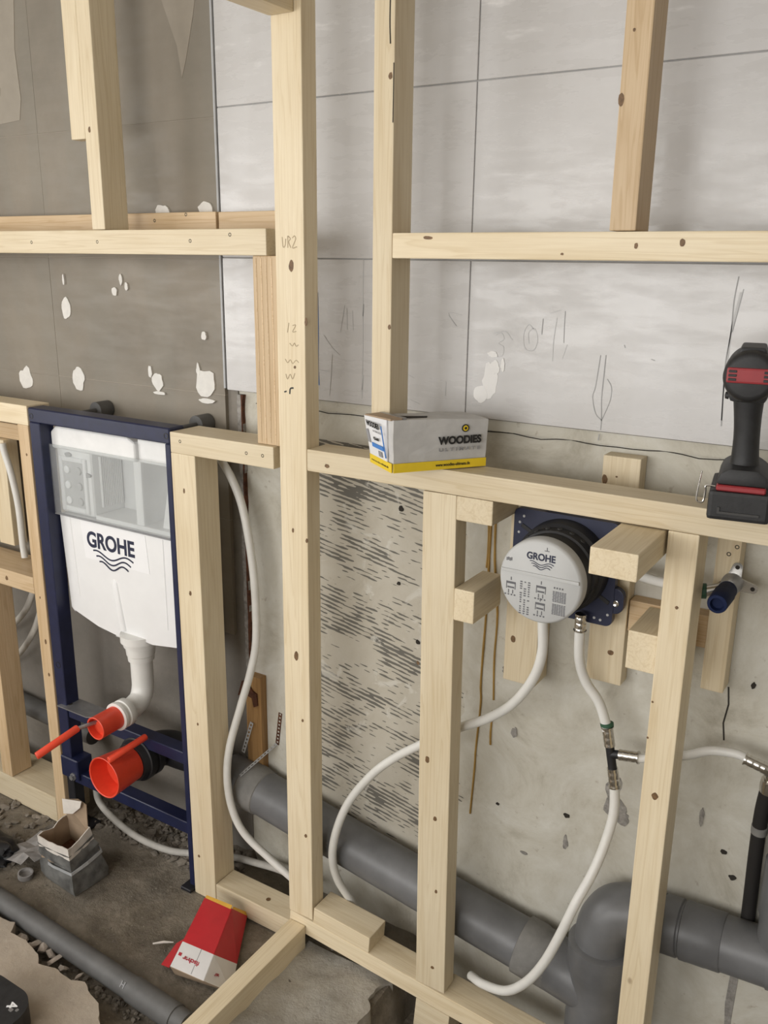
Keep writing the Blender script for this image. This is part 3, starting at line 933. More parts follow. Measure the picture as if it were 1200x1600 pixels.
# pencil notes on the middle stud
bm = bmesh.new()
for p in [[(-1.126, 1.640), (-1.124, 1.622), (-1.119, 1.624), (-1.117, 1.637)], [(-1.112, 1.642), (-1.1125, 1.620)], [(-1.112, 1.642), (-1.106, 1.637), (-1.110, 1.631), (-1.105, 1.62)],
          [(-1.101, 1.638), (-1.096, 1.642), (-1.093, 1.636), (-1.101, 1.62), (-1.090, 1.622)],
          [(-1.113, 1.477), (-1.117, 1.458)], [(-1.104, 1.472), (-1.096, 1.473), (-1.104, 1.46), (-1.095, 1.461)],
          [(-1.112, 1.437), (-1.105, 1.432), (-1.100, 1.438), (-1.096, 1.432), (-1.09, 1.435)],
          [(-1.124, 1.405), (-1.118, 1.398), (-1.111, 1.404), (-1.105, 1.397), (-1.097, 1.404), (-1.09, 1.40)],
          [(-1.123, 1.375), (-1.119, 1.365), (-1.112, 1.375), (-1.106, 1.366), (-1.10, 1.378)]]:
    stroke(bm, spline([(x, -.0001, z) for x, z in p], 4), .0018, (0, -1, 0), .0003)
tag(obj('pencil_note', bm, 'pencil_wood', centre), kind='stuff')
bm = bmesh.new()
stroke(bm, [(-1.128, -.0001, 1.338), (-1.122, -.0001, 1.340)], .003, (0, -1, 0), .0003)
stroke(bm, spline([(-1.114, -.0001, 1.335), (-1.112, -.0001, 1.346), (-1.104, -.0001, 1.348)], 4), .0032, (0, -1, 0), .0003)
obj('ink_mark', bm, 'black_print', centre)

# ------------------------------------------------------------------ cistern frame
wc = thing('cistern_frame', 'dark blue steel frame holding the white toilet cistern', 'toilet frame', (-1.71, .02, -.02))
box('upright', -1.965, -1.925, .002, .046, .16, 1.188, 'navy', wc, .002)
box('upright', -1.4815, -1.4635, .002, .046, -.005, 1.188, 'navy', wc, .002)
box('top_bar', -1.965, -1.4635, .001, .050, 1.1885, 1.226, 'navy', wc, .003)
bar = box('cross_bar', -1.9245, -1.482, .006, .046, .352, .386, 'navy', wc, .002)
pl = bmesh.new()
add_prism(pl, [(-1.95, -.01), (-1.83, -.01), (-1.81, .002), (-1.72, .05), (-1.93, .05)], .387, .390, plane='XY')
obj('zinc_plate', pl, 'zinc', bar)
lathe('slot', (-1.925, .015, .3901), (0, 0, 1), [(0, .007), (.0006, .007), (.0006, 0)], 'hole', bar, 14)
box('cross_bar', -1.9245, -1.482, .006, .046, .145, .180, 'navy', wc, .002)
box('adjustable_leg', -1.960, -1.930, .006, .040, -.015, .16, 'black_metal', wc, .002)
box('leg_clamp', -1.967, -1.895, -.004, .05, .16, .225, 'navy', wc, .003)
lathe('bolt', (-1.915, -.004, .172), (0, -1, 0), [(0, .012), (.003, .012), (.003, .008), (.010, .008), (.010, 0)], 'zinc', wc, 6)
for x, z in ((-1.952, 1.205), (-1.474, 1.207)):
    lathe('bolt_hole', (x, .0012, z), (0, -1, 0), [(0, .0075), (.0008, .0075), (.0008, .005), (-.0002, .005), (-.0002, 0)], 'rubber', wc, 18)
lathe('bolt_hole', (-1.943, .0022, .51), (0, -1, 0), [(0, .010), (.0008, .010), (.0008, .0075), (-.0002, .0075), (-.0002, 0)], 'rubber', wc, 18)
box('foot_plate', -1.985, -1.905, -.02, .07, -.022, -.013, 'black_metal', wc, .002)
box('foot_plate', -1.500, -1.4635, -.015, .07, -.018, -.008, 'black_metal', wc, .002)
for x in (-1.855, -1.50):
    lathe('wall_anchor', (x, .05, 1.212), (0, 1, 0), [(0, .006), (.075, .006), (.075, .022), (.118, .022)], 'pipe_small', wc, 20)

# cistern body
tank = thing('toilet_cistern', 'white plastic toilet cistern with a milky upper cover and printed brand name', 'cistern', (-1.71, .09, .63))
prism('tank', [(-1.922, .945), (-1.4835, .945), (-1.4835, .655), (-1.60, .652), (-1.625, .640), (-1.735, .632), (-1.80, .655), (-1.895, .668), (-1.908, .680)], .034, .165, 'cistern', tank, bev=.007, seg=3, smooth=True)
# vertical ribs moulded into the front
tube('front_rib', [(-1.879, .0365, .938), (-1.866, .0365, .72)], .0040, 'cistern', tank, 12)
tube('front_rib', [(-1.727, .0470, .805), (-1.726, .0440, .785), (-1.706, .0440, .66)], [.010, .0155, .017], 'cistern', tank, 24)
tube('front_rib', [(-1.541, .0365, .938), (-1.541, .0365, .70)], .0040, 'cistern', tank, 12)
# upper insulated part: chamber on the left, recessed wall on the right
ch = box('valve_chamber', -1.917, -1.785, .040, .160, .950, 1.160, 'cistern_grey', tank, .010, 3)
prism('chamber_lid', [(-1.925, 1.120), (-1.615, 1.120), (-1.615, 1.168), (-1.640, 1.180), (-1.905, 1.180), (-1.925, 1.164)], .032, .160, 'cistern_grey', tank, bev=.008, seg=3)
box('chamber_lid', -1.620, -1.4835, .044, .160, 1.118, 1.178, 'cistern_grey', tank, .008, 3)
box('recess_wall', -1.785, -1.4835, .135, .165, .950, 1.175, 'cistern_grey', tank, .004)
box('recess_rib', -1.640, -1.612, .045, .135, .950, 1.125, 'cistern_grey', tank, .006, 2)
box('recess_floor', -1.785, -1.4835, .040, .135, .946, .958, 'cistern_grey', tank, .002)
prism('recess_block', [(-1.560, .958), (-1.4835, .958), (-1.4835, 1.065), (-1.535, 1.065)], .055, .135, 'cistern_grey', tank, bev=.004)
for k in range(12):
    box('cooling_rib', -1.7845, -1.776, .062 + k * .0058, .0655 + k * .0058, .975, 1.11, 'cistern_grey', ch, .0008)
box('window_panel', -1.897, -1.810, .0375, .042, .965, 1.095, 'window_grey', ch, .001)
for q0, q1, r0, r1 in ((-1.905, -1.892, .957, 1.103), (-1.815, -1.802, .957, 1.103), (-1.892, -1.815, .957, .970), (-1.892, -1.815, 1.090, 1.103)):
    box('window_edge', q0, q1, .0350, .042, r0, r1, 'cistern', ch, .002)
for i in range(2):
    for j in range(3):
        lathe('stud_knob', (-1.875 + i * .043, .0377, .987 + j * .041), (0, -1, 0), [(0, .011), (.004, .010), (.005, .007), (.005, 0)], 'cistern' if i == 0 else 'window_grey', ch, 16)
for dx, dz in ((-1.868, 1.108), (-1.80, 1.062)):
    prism('moulded_mark', blob_outline(dx, dz, .013, .006, dx, 10, .3), .0355, .042, 'moulded_grey', ch)
# milky cover sheet
cov = bmesh.new()
add_box(cov, -1.932, -1.4835, .0255, .0285, .947, 1.132, .0008)
add_box(cov, -1.932, -1.929, .0285, .060, .947, 1.132, .0005)
obj('cover', cov, 'milky', tank)
box('cover_seam', -1.932, -1.4835, .0250, .034, .9435, .9468, 'grey_print', tank, .0006)
# printed name
prism('label', [(-1.838, .937), (-1.600, .937), (-1.592, .838), (-1.828, .838)], .0332, .0345, 'sticker', tank)
for o_ in [text('lettering', 'GROHE', (-1.7285, .0331, .893), (1, 0, 0), (0, 0, 1), .176, 'print', tank, .0005, .032, .044)]:
    o_['label'] = 'dark blue printed brand lettering'
waves('wave_mark', (-1.7215, .0331, .857), (1, 0, 0), (0, 0, 1), .148, 3, .0135, 'print', tank, .0042)
# flush pipe
fl = bmesh.new()
add_lathe(fl, (-1.668, .055, .655), (0, 0, -1), [(0, .050), (.020, .050), (.022, .045), (.034, .043), (.036, .039), (.058, .037), (.060, .035), (.075, .034), (.076, .030)], 32)
pth = spline([(-1.668, .055, .585), (-1.668, .055, .54), (-1.667, .053, .50), (-1.663, .038, .474), (-1.659, .010, .464), (-1.655, -.02, .462)], 5)
add_tube(fl, pth, .029, 24)
obj('flush_pipe', fl, 'white_plastic', tank, True)
lathe('pipe_collar', (-1.656, -.012, .4625), (.02, -1, -.01), [(0, .034), (.004, .037), (.02, .037), (.022, .034), (.030, .034), (.032, .0375), (.040, .0375), (.041, .031)], 'white_plastic', tank)


def cup(bm, origin, axis, prof_out, n=36):
    return add_lathe(bm, origin, axis, prof_out, n)


cap = thing('red_flush_plug', 'small red protective cap in the flush pipe with a long rod handle', 'cap', (-1.655, -.053, .462))
lathe('cap_body', (-1.6555, -.051, .4620), (.02, -1, -.01), [(0, .030), (.068, .030), (.069, .0305), (.070, .029), (.069, .0265), (.052, .0255), (.052, .014), (.056, .0135), (.056, 0)], 'red_plastic', cap)
tube('rod', [(-1.668, -.098, .4675), (-1.681, -.160, .4705)], .0050, 'zinc', cap, 10)
tube('handle', [(-1.6795, -.152, .4712), (-1.680, -.155, .4704), (-1.7015, -.258, .4396), (-1.702, -.260, .439)], [.0080, .0095, .0095, .0080], 'red_plastic', cap, 16)

cap2 = thing('red_drain_plug', 'large red cup shaped cap on the black drain outlet with a stub handle', 'cap', (-1.655, -.02, .31))
lathe('cap_body', (-1.654, -.018, .312), (0, -1, .03), [(0, .047), (.088, .055), (.0895, .0555), (.0905, .054), (.089, .0515), (.040, .046), (.040, 0)], 'red_plastic', cap2)
tube('handle', [(-1.630, -.108, .3735), (-1.6295, -.106, .3738), (-1.6085, -.003, .3955), (-1.608, -.0, .396)], [.0075, .009, .009, .0075], 'red_plastic', cap2, 16)

dr = thing('drain_bend', 'black plastic drain bend behind the large red cap', 'pipe', (-1.65, .05, .26))
lathe('socket', (-1.654, .062, .310), (0, -1, .03), [(0, .050), (.012, .050), (.014, .060), (.030, .060), (.031, .056), (.042, .056), (.043, .061), (.060, .061), (.062, .057), (.078, .052)], 'rubber', dr)
tube('bend', spline([(-1.654, .058, .309), (-1.652, .085, .305), (-1.635, .108, .300), (-1.60, .116, .296), (-1.54, .1275, .290), (-1.445, .1290, .277)], 5), .048, 'rubber', dr, 28)

# ------------------------------------------------------------------ grey drain pipework
AX = Vector((-1.44, .1295, .276)), Vector((-.515, .121, .138))
d_ = (AX[1] - AX[0]).normalized()
sp = thing('soil_pipe', 'thick grey soil pipe sloping along the wall behind the middle stud', 'pipe', (-1.0, .115, .16))
tube('pipe_wall', [AX[0], AX[1]], .0565, 'pipe', sp, 48)
lathe('socket', AX[0] + d_ * .058, d_, [(0, .0565), (.004, .0615), (.040, .0615), (.045, .0595), (.060, .059), (.062, .0565)], 'pipe_dusty', sp, 44)
lathe('socket', AX[1] - d_ * .075, d_, [(0, .0565), (.002, .063), (.040, .063), (.046, .0605), (.075, .0605)], 'pipe_dusty', sp, 44)
tee = thing('pipe_branch', 'grey branch fitting at the bottom right joining the soil pipe to the floor drain', 'pipe fitting', (-.40, .11, -.12))
lathe('branch_body', (-.411, .114, -.13), (0, 0, 1), [(0, .062), (.27, .062), (.30, .0635), (.320, .068), (.375, .068), (.378, .062)], 'pipe', tee, 48)
tube('side_inlet', [AX[1] - d_ * .01, Vector((-.47, .118, .1325)), Vector((-.42, .115, .125))], .0600, 'pipe', tee, 40)
tube('elbow', spline([(-.411, .114, .235), (-.411, .114, .275), (-.402, .116, .305), (-.385, .123, .326), (-.350, .1300, .334), (-.30, .1300, .336)], 6), .0548, 'pipe', tee, 40)
rp = thing('waste_pipe', 'grey waste pipe with sockets running to the right picture edge', 'pipe', (-.2, .128, .30))
a, b = Vector((-.30, .128, .336)), Vector((-.075, .128, .350))
dd = (b - a).normalized()
tube('pipe_wall', [a, b], .053, 'pipe', rp, 44)
lathe('socket', a + dd * .002, dd, [(0, .054), (.002, .0562), (.034, .0562), (.036, .054)], 'pipe', rp, 44)
lathe('socket', a + dd * .042, dd, [(0, .054), (.002, .0568), (.014, .0568), (.016, .0562), (.048, .0562), (.050, .0555), (.075, .0555), (.077, .054)], 'pipe', rp, 44)
tube('elbow', spline([(-.10, .128, .348), (-.06, .128, .351), (-.02, .128, .358), (.015, .128, .378), (.03, .128, .42), (.03, .128, .48)], 6), .0555, 'pipe', rp, 40)
tube('riser_socket', [(-.088, .128, .34), (-.088, .128, .42), (-.088, .128, .44), (-.088, .128, .45), (-.088, .128, .56), (-.088, .128, .565)], [.040, .040, .041, .0445, .0445, .040], 'pipe', rp, 36)
tube('riser', [(-.088, .128, .56), (-.088, .128, .71)], .036, 'pipe', rp, 36)

wp = thing('floor_waste_pipe', 'thin grey waste pipe lying in the trench by the pale screed', 'pipe', (-1.5, -.32, -.03))
p0, p1 = Vector((-2.6, -.285, -.002)), Vector((-1.17, -.328, -.012))
dp = (p1 - p0).normalized()
tube('pipe_wall', [p0, p1], .0265, 'pipe_small', wp, 28)
js = Vector((-1.345, -.3227, -.0108))
lathe('socket', js, dp, [(0, .0268), (.001, .0292), (.14, .0292), (.141, .0268)], 'pipe_small', wp, 28)
text('lettering', 'H', js - dp * .012 + Vector((0, -.0180, .0201)), dp, (0, .72, .70), .012, 'grey_print', wp, .0006, .02)
tube('low_pipe_behind', [(-2.9, .145, .235), (-2.0, .145, .205)], .030, 'pipe_small', None, 20)
lowp = bpy.data.objects['low_pipe_behind']
lowp.name = 'wall_waste_pipe'
tag(lowp, 'dusty grey pipe along the wall foot at the left picture edge', 'pipe')

# ------------------------------------------------------------------ water hoses
def hose(label, pts, r=.0098, mat='hose', step=8):
    o = tube('water_hose', pts, r, mat, None, 16, True, step)
    return tag(o, label, 'hose')


hose('long white water hose hanging down between the left post and the middle stud',
     [(-1.432, .12, 1.164), (-1.419, .12, 1.138), (-1.387, .12, 1.095), (-1.358, .12, 1.033), (-1.338, .12, .941), (-1.326, .12, .829), (-1.327, .12, .694), (-1.336, .105, .609),
      (-1.354, .085, .52), (-1.368, .055, .418), (-1.372, .045, .33), (-1.359, .045, .246), (-1.325, .05, .183), (-1.259, .065, .129), (-1.208, .072, .099), (-1.153, .085, .061)])
hose('white water hose looping from the grey valve disc behind the stud to the floor',
     [(-.565, .06, .985), (-.565, .06, .948), (-.562, .06, .88), (-.58, .065, .816), (-.624, .075, .746), (-.68, .08, .694), (-.745, .08, .652), (-.798, .08, .614), (-.837, .08, .581), (-.893, .08, .535),
      (-.949, .072, .478), (-1.003, .058, .397), (-1.033, .048, .317), (-1.046, .045, .236), (-1.043, .062, .159), (-1.017, .086, .088), (-1.005, .092, .05)])
hose('short white water hose from the valve plate down to the tee fitting',
     [(-.498, .08, .945), (-.498, .08, .935), (-.498, .09, .872), (-.485, .1, .824), (-.459, .105, .788), (-.443, .105, .752), (-.437, .105, .731)])
hose('white water hose hanging from the tee fitting in front of the grey pipe branch',
     [(-.4145, .105, .635), (-.413, .105, .622), (-.408, .1, .562), (-.416, .085, .496), (-.428, .06, .44), (-.446, .03, .385), (-.467, .012, .312), (-.495, .008, .232), (-.53, .008, .166), (-.575, .012, .117), (-.635, .03, .088), (-.675, .05, .075)])
hose('white water hose running right from the tee fitting behind the far right stud',
     [(-.385, .105, .692), (-.374, .105, .692), (-.337, .115, .70), (-.287, .12, .72), (-.249, .12, .742), (-.205, .12, .75), (-.181, .12, .745)], .0085)
hose('short white water hose from the valve plate to the blue plug outlet', [(-.44, .128, 1.06), (-.407, .12, 1.05), (-.355, .1, 1.052), (-.292, .09, 1.053)], .009)
hose('dusty white water hose lying in the rubble under the cistern frame',
     [(-1.93, .08, .10), (-1.895, .06, .061), (-1.795, .035, .047), (-1.707, .04, .022), (-1.616, .06, .008), (-1.549, .09, .006), (-1.493, .11, .006), (-1.436, .13, .014), (-1.36, .13, .029), (-1.272, .13, .042), (-1.17, .13, .04)], .0095, 'hose_dusty')
hose('white water hose behind the slim post above the half height rail', [(-2.207, .085, 1.09), (-2.204, .085, 1.07), (-2.182, .085, 1.003), (-2.165, .085, .911), (-2.163, .085, .80), (-2.16, .085, .760)], .0095)
hose('upper of two white hoses curving out at the left picture edge', [(-2.19, .13, .66), (-2.204, .13, .628), (-2.254, .13, .555), (-2.344, .13, .481), (-2.5, .13, .40)], .0095, 'hose_dusty')
hose('lower of two white hoses curving out at the left picture edge', [(-2.15, .13, .66), (-2.158, .13, .618), (-2.209, .13, .514), (-2.285, .13, .421), (-2.365, .13, .361), (-2.52, .13, .29)], .0095, 'hose_dusty')

te = thing('tee_fitting', 'black and chrome tee fitting joining three white hoses', 'pipe fitting', (-.4235, .105, .683))
A, B = Vector((-.437, .105, .738)), Vector((-.4125, .105, .618))
ab = (B - A).normalized()
tube('core', [A + ab * .030, B - ab * .030], .0085, 'rubber', te, 16)
tube('core_branch', [(-.425, .105, .684), (-.405, .105, .689)], .0085, 'rubber', te, 16)


def ferrule(name, o, ax, ln, parent, r=.0108):
    prof = [(0, r * .8), (0, r)]
    for k in range(3):
        s = ln * (k + .5) / 3
        prof += [(s - ln * .06, r), (s, r * .93), (s + ln * .06, r)]
    prof += [(ln * .93, r), (ln * .94, r * 1.16), (ln, r * 1.16), (ln, r * .8)]
    return lathe(name, o, ax, prof, 'steel', parent, 24)


ferrule('ferrule', A + ab * .038, -ab, .040, te)
ferrule('ferrule', B - ab * .038, ab, .040, te)
ferrule('ferrule', (-.409, .105, .688), (1, 0, .16), .038, te)
lathe('green_clip', A + ab * -.003, -ab, [(0, .0115), (.001, .0128), (.006, .0128), (.007, .0115)], 'green_tape', te, 20)
co = tag(ferrule('hose_ferrule', (-.498, .08, .968), (0, 0, -1), .034, None, .0108), 'small chrome ferrule under the blue valve plate', 'pipe fitting')
el = thing('elbow_fitting', 'chrome elbow fitting at the right picture edge above the black pipe', 'pipe fitting', (-.15, .12, .70))
ferrule('ferrule', (-.155, .12, .738), (-1, 0, .22), .036, el, .0105)
tube('elbow', spline([(-.160, .12, .739), (-.152, .122, .736), (-.146, .126, .728), (-.144, .131, .71), (-.146, .135, .698)], 5), .011, 'steel', el, 18)
lathe('nut', (-.1445, .131, .712), (-.05, .13, -1), [(0, .0125), (.001, .015), (.012, .016), (.026, .015), (.028, .0125)], 'steel', el, 20)
bp = thing('insulated_pipe', 'thin black insulated pipe dropping to the waste pipe at far right', 'pipe', (-.135, .10, .43))
tube('sleeve', spline([(-.146, .135, .700), (-.152, .148, .63), (-.153, .158, .54), (-.152, .168, .44), (-.151, .170, .37)], 5), .0130, 'insulation', bp, 16)
lathe('pipe_clip', (-.1522, .1535, .585), (0, -.1, 1), [(0, .0132), (.001, .0146), (.016, .0146), (.017, .0132)], 'pipe_dusty', bp, 18)

# wall outlet with the blue plug
ou = thing('wall_outlet', 'brass wall outlet closed by a dark blue plug on the far right batten', 'outlet', (-.249, .10, 1.066))
lathe('plug', (-.2495, .088, 1.066), (0, -1, 0), [(0, .016), (.02, .016), (.022, .0175), (.074, .0165), (.078, .0155), (.0785, .011), (.070, .0095), (.070, 0)], 'blue_plug', ou, 28)
lathe('outlet_body', (-.2495, .134, 1.066), (0, -1, 0), [(0, .018), (.012, .018), (.014, .0165), (.046, .0165)], 'zinc', ou, 24)
for ang, ln in ((80, .03), (-8, .034), (215, .03)):
    ca, sa = math.cos(math.radians(ang)), math.sin(math.radians(ang))
    ear = bmesh.new()
    nn = 12
    pts = []
    for k in range(nn + 1):
        t = math.radians(ang - 90 + 180 * k / nn)
        pts.append((-.2495 + ca * ln + .0085 * math.cos(t), 1.066 + sa * ln + .0085 * math.sin(t)))
    pts += [(-.2495 + ca * .010 - sa * .012, 1.066 + sa * .010 + ca * .012), (-.2495 + ca * .010 + sa * .012, 1.066 + sa * .010 - ca * .012)]
    e_ = prism('fixing_ear', pts, .1295, .1335, 'steel', ou)
    lathe('hole', (-.2495 + ca * ln, .1295, 1.066 + sa * ln), (0, -1, 0), [(0, .0038), (.0003, .0038), (.0003, 0)], 'hole', e_, 12)
tube('inlet', [(-.262, .10, 1.062), (-.285, .092, 1.055)], .0105, 'steel', ou, 16)
lathe('green_clip', (-.283, .0925, 1.0555), (-1, -.2, -.1), [(0, .011), (.001, .0135), (.012, .0135), (.013, .011)], 'green_tape', ou, 18)

# ------------------------------------------------------------------ concealed shower valve
sv = thing('shower_valve', 'concealed shower valve body with a grey printed disc and dark blue back plate', 'valve', (-.546, .10, .94))
def round_rect(x0, x1, z0, z1, r, n=5):
    out = []
    for cx, cz, a0 in ((x1 - r, z1 - r, 0), (x0 + r, z1 - r, 90), (x0 + r, z0 + r, 180), (x1 - r, z0 + r, 270)):
        for k in range(n + 1):
            t = math.radians(a0 + 90 * k / n)
            out.append((cx + r * math.cos(t), cz + r * math.sin(t)))
    return out


bp_ = prism('back_plate', round_rect(-.652, -.446, .945, 1.146, .012), .102, .1185, 'navy_plastic', sv, bev=.0015)
prism('plate_lug', round_rect(-.462, -.428, .972, 1.022, .016), .104, .1185, 'navy_plastic', sv, bev=.0015)
lathe('lug_screw', (-.442, .104, .993), (0, -1, 0), [(0, .0062), (.0015, .0062), (.002, .005), (.001, .0025), (.001, 0)], 'steel', sv, 16)
for x, z in ((-.640, 1.118), (-.641, 1.098), (-.632, 1.131), (-.480, .957), (-.468, .955), (-.455, .968), (-.640, .97)):
    lathe('rivet', (x, .102, z), (0, -1, 0), [(0, .0028), (.0012, .0022), (.0014, 0)], 'disc', sv, 10)
for x, z, rot in ((-.62, 1.105, .5), (-.47, 1.0, .5), (-.475, 1.10, -.5)):
    bm = add_box(bmesh.new(), -.018, .018, -.001, .001, -.004, .004, .0006)
    obj('slot', bm, 'rubber', sv, False, Matrix.Translation((x, .1015, z)) @ Matrix.Rotation(rot, 4, 'Y'))
lathe('valve_body', (-.546, .102, 1.051), (0, -1, 0), [(0, .088), (.03, .086), (.034, .080), (.056, .079), (.058, .075), (.10, .074)], 'rubber', sv, 56)
for k in range(9):
    a_ = math.radians(20 + k * 17)
    lathe('body_notch', (-.546 + .0795 * math.cos(a_), .06, 1.051 + .0795 * math.sin(a_)), (math.cos(a_), 0, math.sin(a_)), [(-.003, .005), (.0016, .005), (.0016, 0)], 'tool_grey', sv, 6)
disc = lathe('cover_disc', (-.546, .010, 1.051), (0, -1, 0), [(0, .0755), (.001, .0785), (.022, .0785), (.026, .0765), (.0285, .0730), (.0285, 0)], 'disc', sv, 72)
DY = -.0187
prism('disc_step', [(-.6195, 1.0665), (-.4725, 1.0665), (-.4720, 1.0605), (-.6200, 1.0605)], DY - .0028, DY + .002, 'disc', disc, bev=.001)
text('lettering', 'GROHE', (-.5455, DY - .0001, 1.0985), (1, 0, 0), (0, 0, 1), .054, 'print', disc, .0004, .030, .0135)
waves('wave_mark', (-.5435, DY - .0001, 1.0865), (1, 0, 0), (0, 0, 1), .045, 3, .0043, 'print', disc, .0013)
rp_ = random.Random(5)
bm = bmesh.new()


def mark(bm, x, z, w, h):
    add_box(bm, x - w / 2, x + w / 2, DY - .0004, DY + .0002, z - h / 2, z + h / 2)


mark(bm, -.535, 1.1115, .009, .0012); mark(bm, -.535, 1.115, .0012, .006)
for k in range(4):
    mark(bm, -.610 + k * .003, 1.084 + (k % 2) * .001, .0018, .006)
for cx, cz in ((-.600, 1.035), (-.542, 1.038), (-.542, 1.006)):          # little valve drawings
    for s in (-1, 1):
        mark(bm, cx + s * .0085, cz, .0012, .014)
        mark(bm, cx + s * .004, cz - .012, .0016, .007)
    mark(bm, cx, cz + .005, .016, .004); mark(bm, cx, cz - .004, .013, .003); mark(bm, cx, cz + .013, .0016, .006)
    for k in range(4):
        mark(bm, cx - .01 + k * .006, cz - .018, .003, .0025)
for col in range(3):                                                       # columns of symbols
    for row in range(15):
        if rp_.random() < .85:
            mark(bm, -.580 + col * .0075, 1.046 - row * .0043, rp_.uniform(.0025, .0045), .0022)
for blk_z in (1.040, 1.016):                                               # blocks of small print
    for row in range(8):
        for col in range(6):
            mark(bm, -.518 + col * .0042 + rp_.uniform(0, .0006), blk_z - row * .0026, .0033, .0015)
for k in range(4):
    mark(bm, -.517 + k * .005, 1.047, .0026, .003)
tag(obj('printed_diagram', bm, 'disc_print', disc), kind='stuff')

# ------------------------------------------------------------------ carton of screws on the rail
cb = thing('screw_carton', 'dented white and yellow carton lying on the long rail', 'box', (-.80, .03, 1.2265))
c0 = Vector((-.815, -.083, 1.2268))
u = Vector((.111, .148, 0)).normalized()        # along the long printed side
v = Vector((-.100, .069, 0)).normalized()       # along the short end
Lu, Lv, Hh = .189, .100, .094
zz = Vector((0, 0, 1))


def cp(a, b, c):
    return c0 + u * a + v * b + zz * c


bm = bmesh.new()
gn = []
for (a, b) in ((0, 0), (Lu, 0), (Lu, Lv), (0, Lv)):
    for c in (0, 1):
        gn.append((a, b, c))
V_ = {}
off = {(0, 0, 1): (.000, .000, .003), (Lu, 0, 1): (.002, .0, -.004), (Lu, Lv, 1): (0, 0, -.006), (0, Lv, 1): (-.010, .006, -.004), (0, 0, 0): (0, 0, 0), (Lu, 0, 0): (-.002, .002, .001)}
for k in gn:
    o_ = off.get(k, (0, 0, 0))
    V_[k] = bm.verts.new(cp(k[0] + o_[0], k[1] + o_[1], k[2] * Hh + o_[2]))
q = lambda *ks: bm.faces.new([V_[k] for k in ks])
q((0, 0, 0), (Lu, 0, 0), (Lu, 0, 1), (0, 0, 1)); q((Lu, 0, 0), (Lu, Lv, 0), (Lu, Lv, 1), (Lu, 0, 1)); q((Lu, Lv, 0), (0, Lv, 0), (0, Lv, 1), (Lu, Lv, 1))
q((0, Lv, 0), (0, 0, 0), (0, 0, 1), (0, Lv, 1)); q((0, 0, 0), (0, Lv, 0), (Lu, Lv, 0), (Lu, 0, 0)); q((0, 0, 1), (Lu, 0, 1), (Lu, Lv, 1), (0, Lv, 1))
bmesh.ops.subdivide_edges(bm, edges=bm.edges[:], cuts=5, use_grid_fill=True)
for w_ in bm.verts:
    w_.co += Vector((noise.noise(w_.co * 30), noise.noise(w_.co * 30 + Vector((5, 0, 0))), noise.noise(w_.co * 30 + Vector((0, 9, 0))))) * (.0018 if w_.co.z > 1.232 else 0)
obj('carton_body', bm, 'carton', cb)
nf = -v           # outward normal of the long printed side (towards the viewer)
ne = -u           # outward normal of the short end


def plate(name, pts, nrm, mat, parent, th=.0012):
    bm = bmesh.new()
    A_ = [bm.verts.new(p + nrm * th) for p in pts]
    B_ = [bm.verts.new(p - nrm * .001) for p in pts]
    bm.faces.new(A_); bm.faces.new(B_[::-1])
    for k in range(len(A_)):
        bm.faces.new((A_[k], A_[(k + 1) % len(A_)], B_[(k + 1) % len(A_)], B_[k]))
    return obj(name, bm, mat, parent)


E_ = .0022
plate('yellow_band', [cp(0, 0, .0) + nf * E_, cp(Lu - .002, 0, .001) + nf * E_, cp(Lu - .002, 0, .017) + nf * E_, cp(0, 0, .017) + nf * E_], nf, 'box_yellow', cb)
plate('yellow_band', [cp(0, 0, .0) + ne * E_, cp(0, Lv, 0) + ne * E_, cp(-.001, Lv, .017) + ne * E_, cp(0, 0, .017) + ne * E_], ne, 'box_yellow', cb)
plate('end_panel', [cp(0, .020, .017) + ne * E_, cp(0, Lv, .017) + ne * E_, cp(-.0105, Lv + .006, .090) + ne * E_, cp(-.002, .020, .094) + ne * E_], ne, 'carton_bright', cb)
text('lettering', 'WOODIES', cp(.131, 0, .0545) + nf * .0036, u, zz, .088, 'black_print', cb, .0005, .045, .0155)
text('lettering', 'U L T I M A T E', cp(.131, 0, .0375) + nf * .0036, u, zz, .084, 'grey_print', cb, .0005, .02, .0065)
text('lettering', 'www.woodies-ultimate.de', cp(.118, 0, .0095) + nf * .0036, u, zz, .070, 'black_print', cb, .0005, .006, .006)
lathe('target_mark', cp(.142, 0, .0755) + nf * .002, nf, [(0, .0072), (.0016, .0072), (.0016, 0)], 'black_print', cb, 24)
lathe('target_mark', cp(.142, 0, .0755) + nf * .002, nf, [(0, .0052), (.0020, .0052), (.0020, 0)], 'box_yellow', cb, 24)
lathe('target_mark', cp(.142, 0, .0755) + nf * .002, nf, [(0, .0025), (.0024, .0025), (.0024, 0)], 'black_print', cb, 16)
sl = (cp(-.0105, Lv + .006, .090) - cp(0, Lv, .017)).normalized()
mu = -v
ec = cp(-.006, Lv * .58, .055) + ne * (E_ + .0022)
text('lettering', 'WOODIES', ec + sl * .024 + v * .006, mu, sl, .060, 'black_print', cb, .0005, .03, .011)
text('lettering', 'ULTIMATE', ec + sl * .0125 - v * .012, mu, sl, .040, 'grey_print', cb, .0005, 0, .0032)
text('lettering', '4,5x60', ec - sl * .002 - v * .002, mu, sl, .026, 'black_print', cb, .0005, .02, .007)
plate('blue_bar', [ec - sl * .020 + v * .022, ec - sl * .020 - v * .030, ec - sl * .012 - v * .030, ec - sl * .012 + v * .022], ne, 'blue_print', cb, .0004)
plate('blue_bar', [ec - sl * .032 - v * .034, ec - sl * .032 - v * .0365, ec + sl * .028 - v * .0365, ec + sl * .028 - v * .034], ne, 'blue_print', cb, .0004)
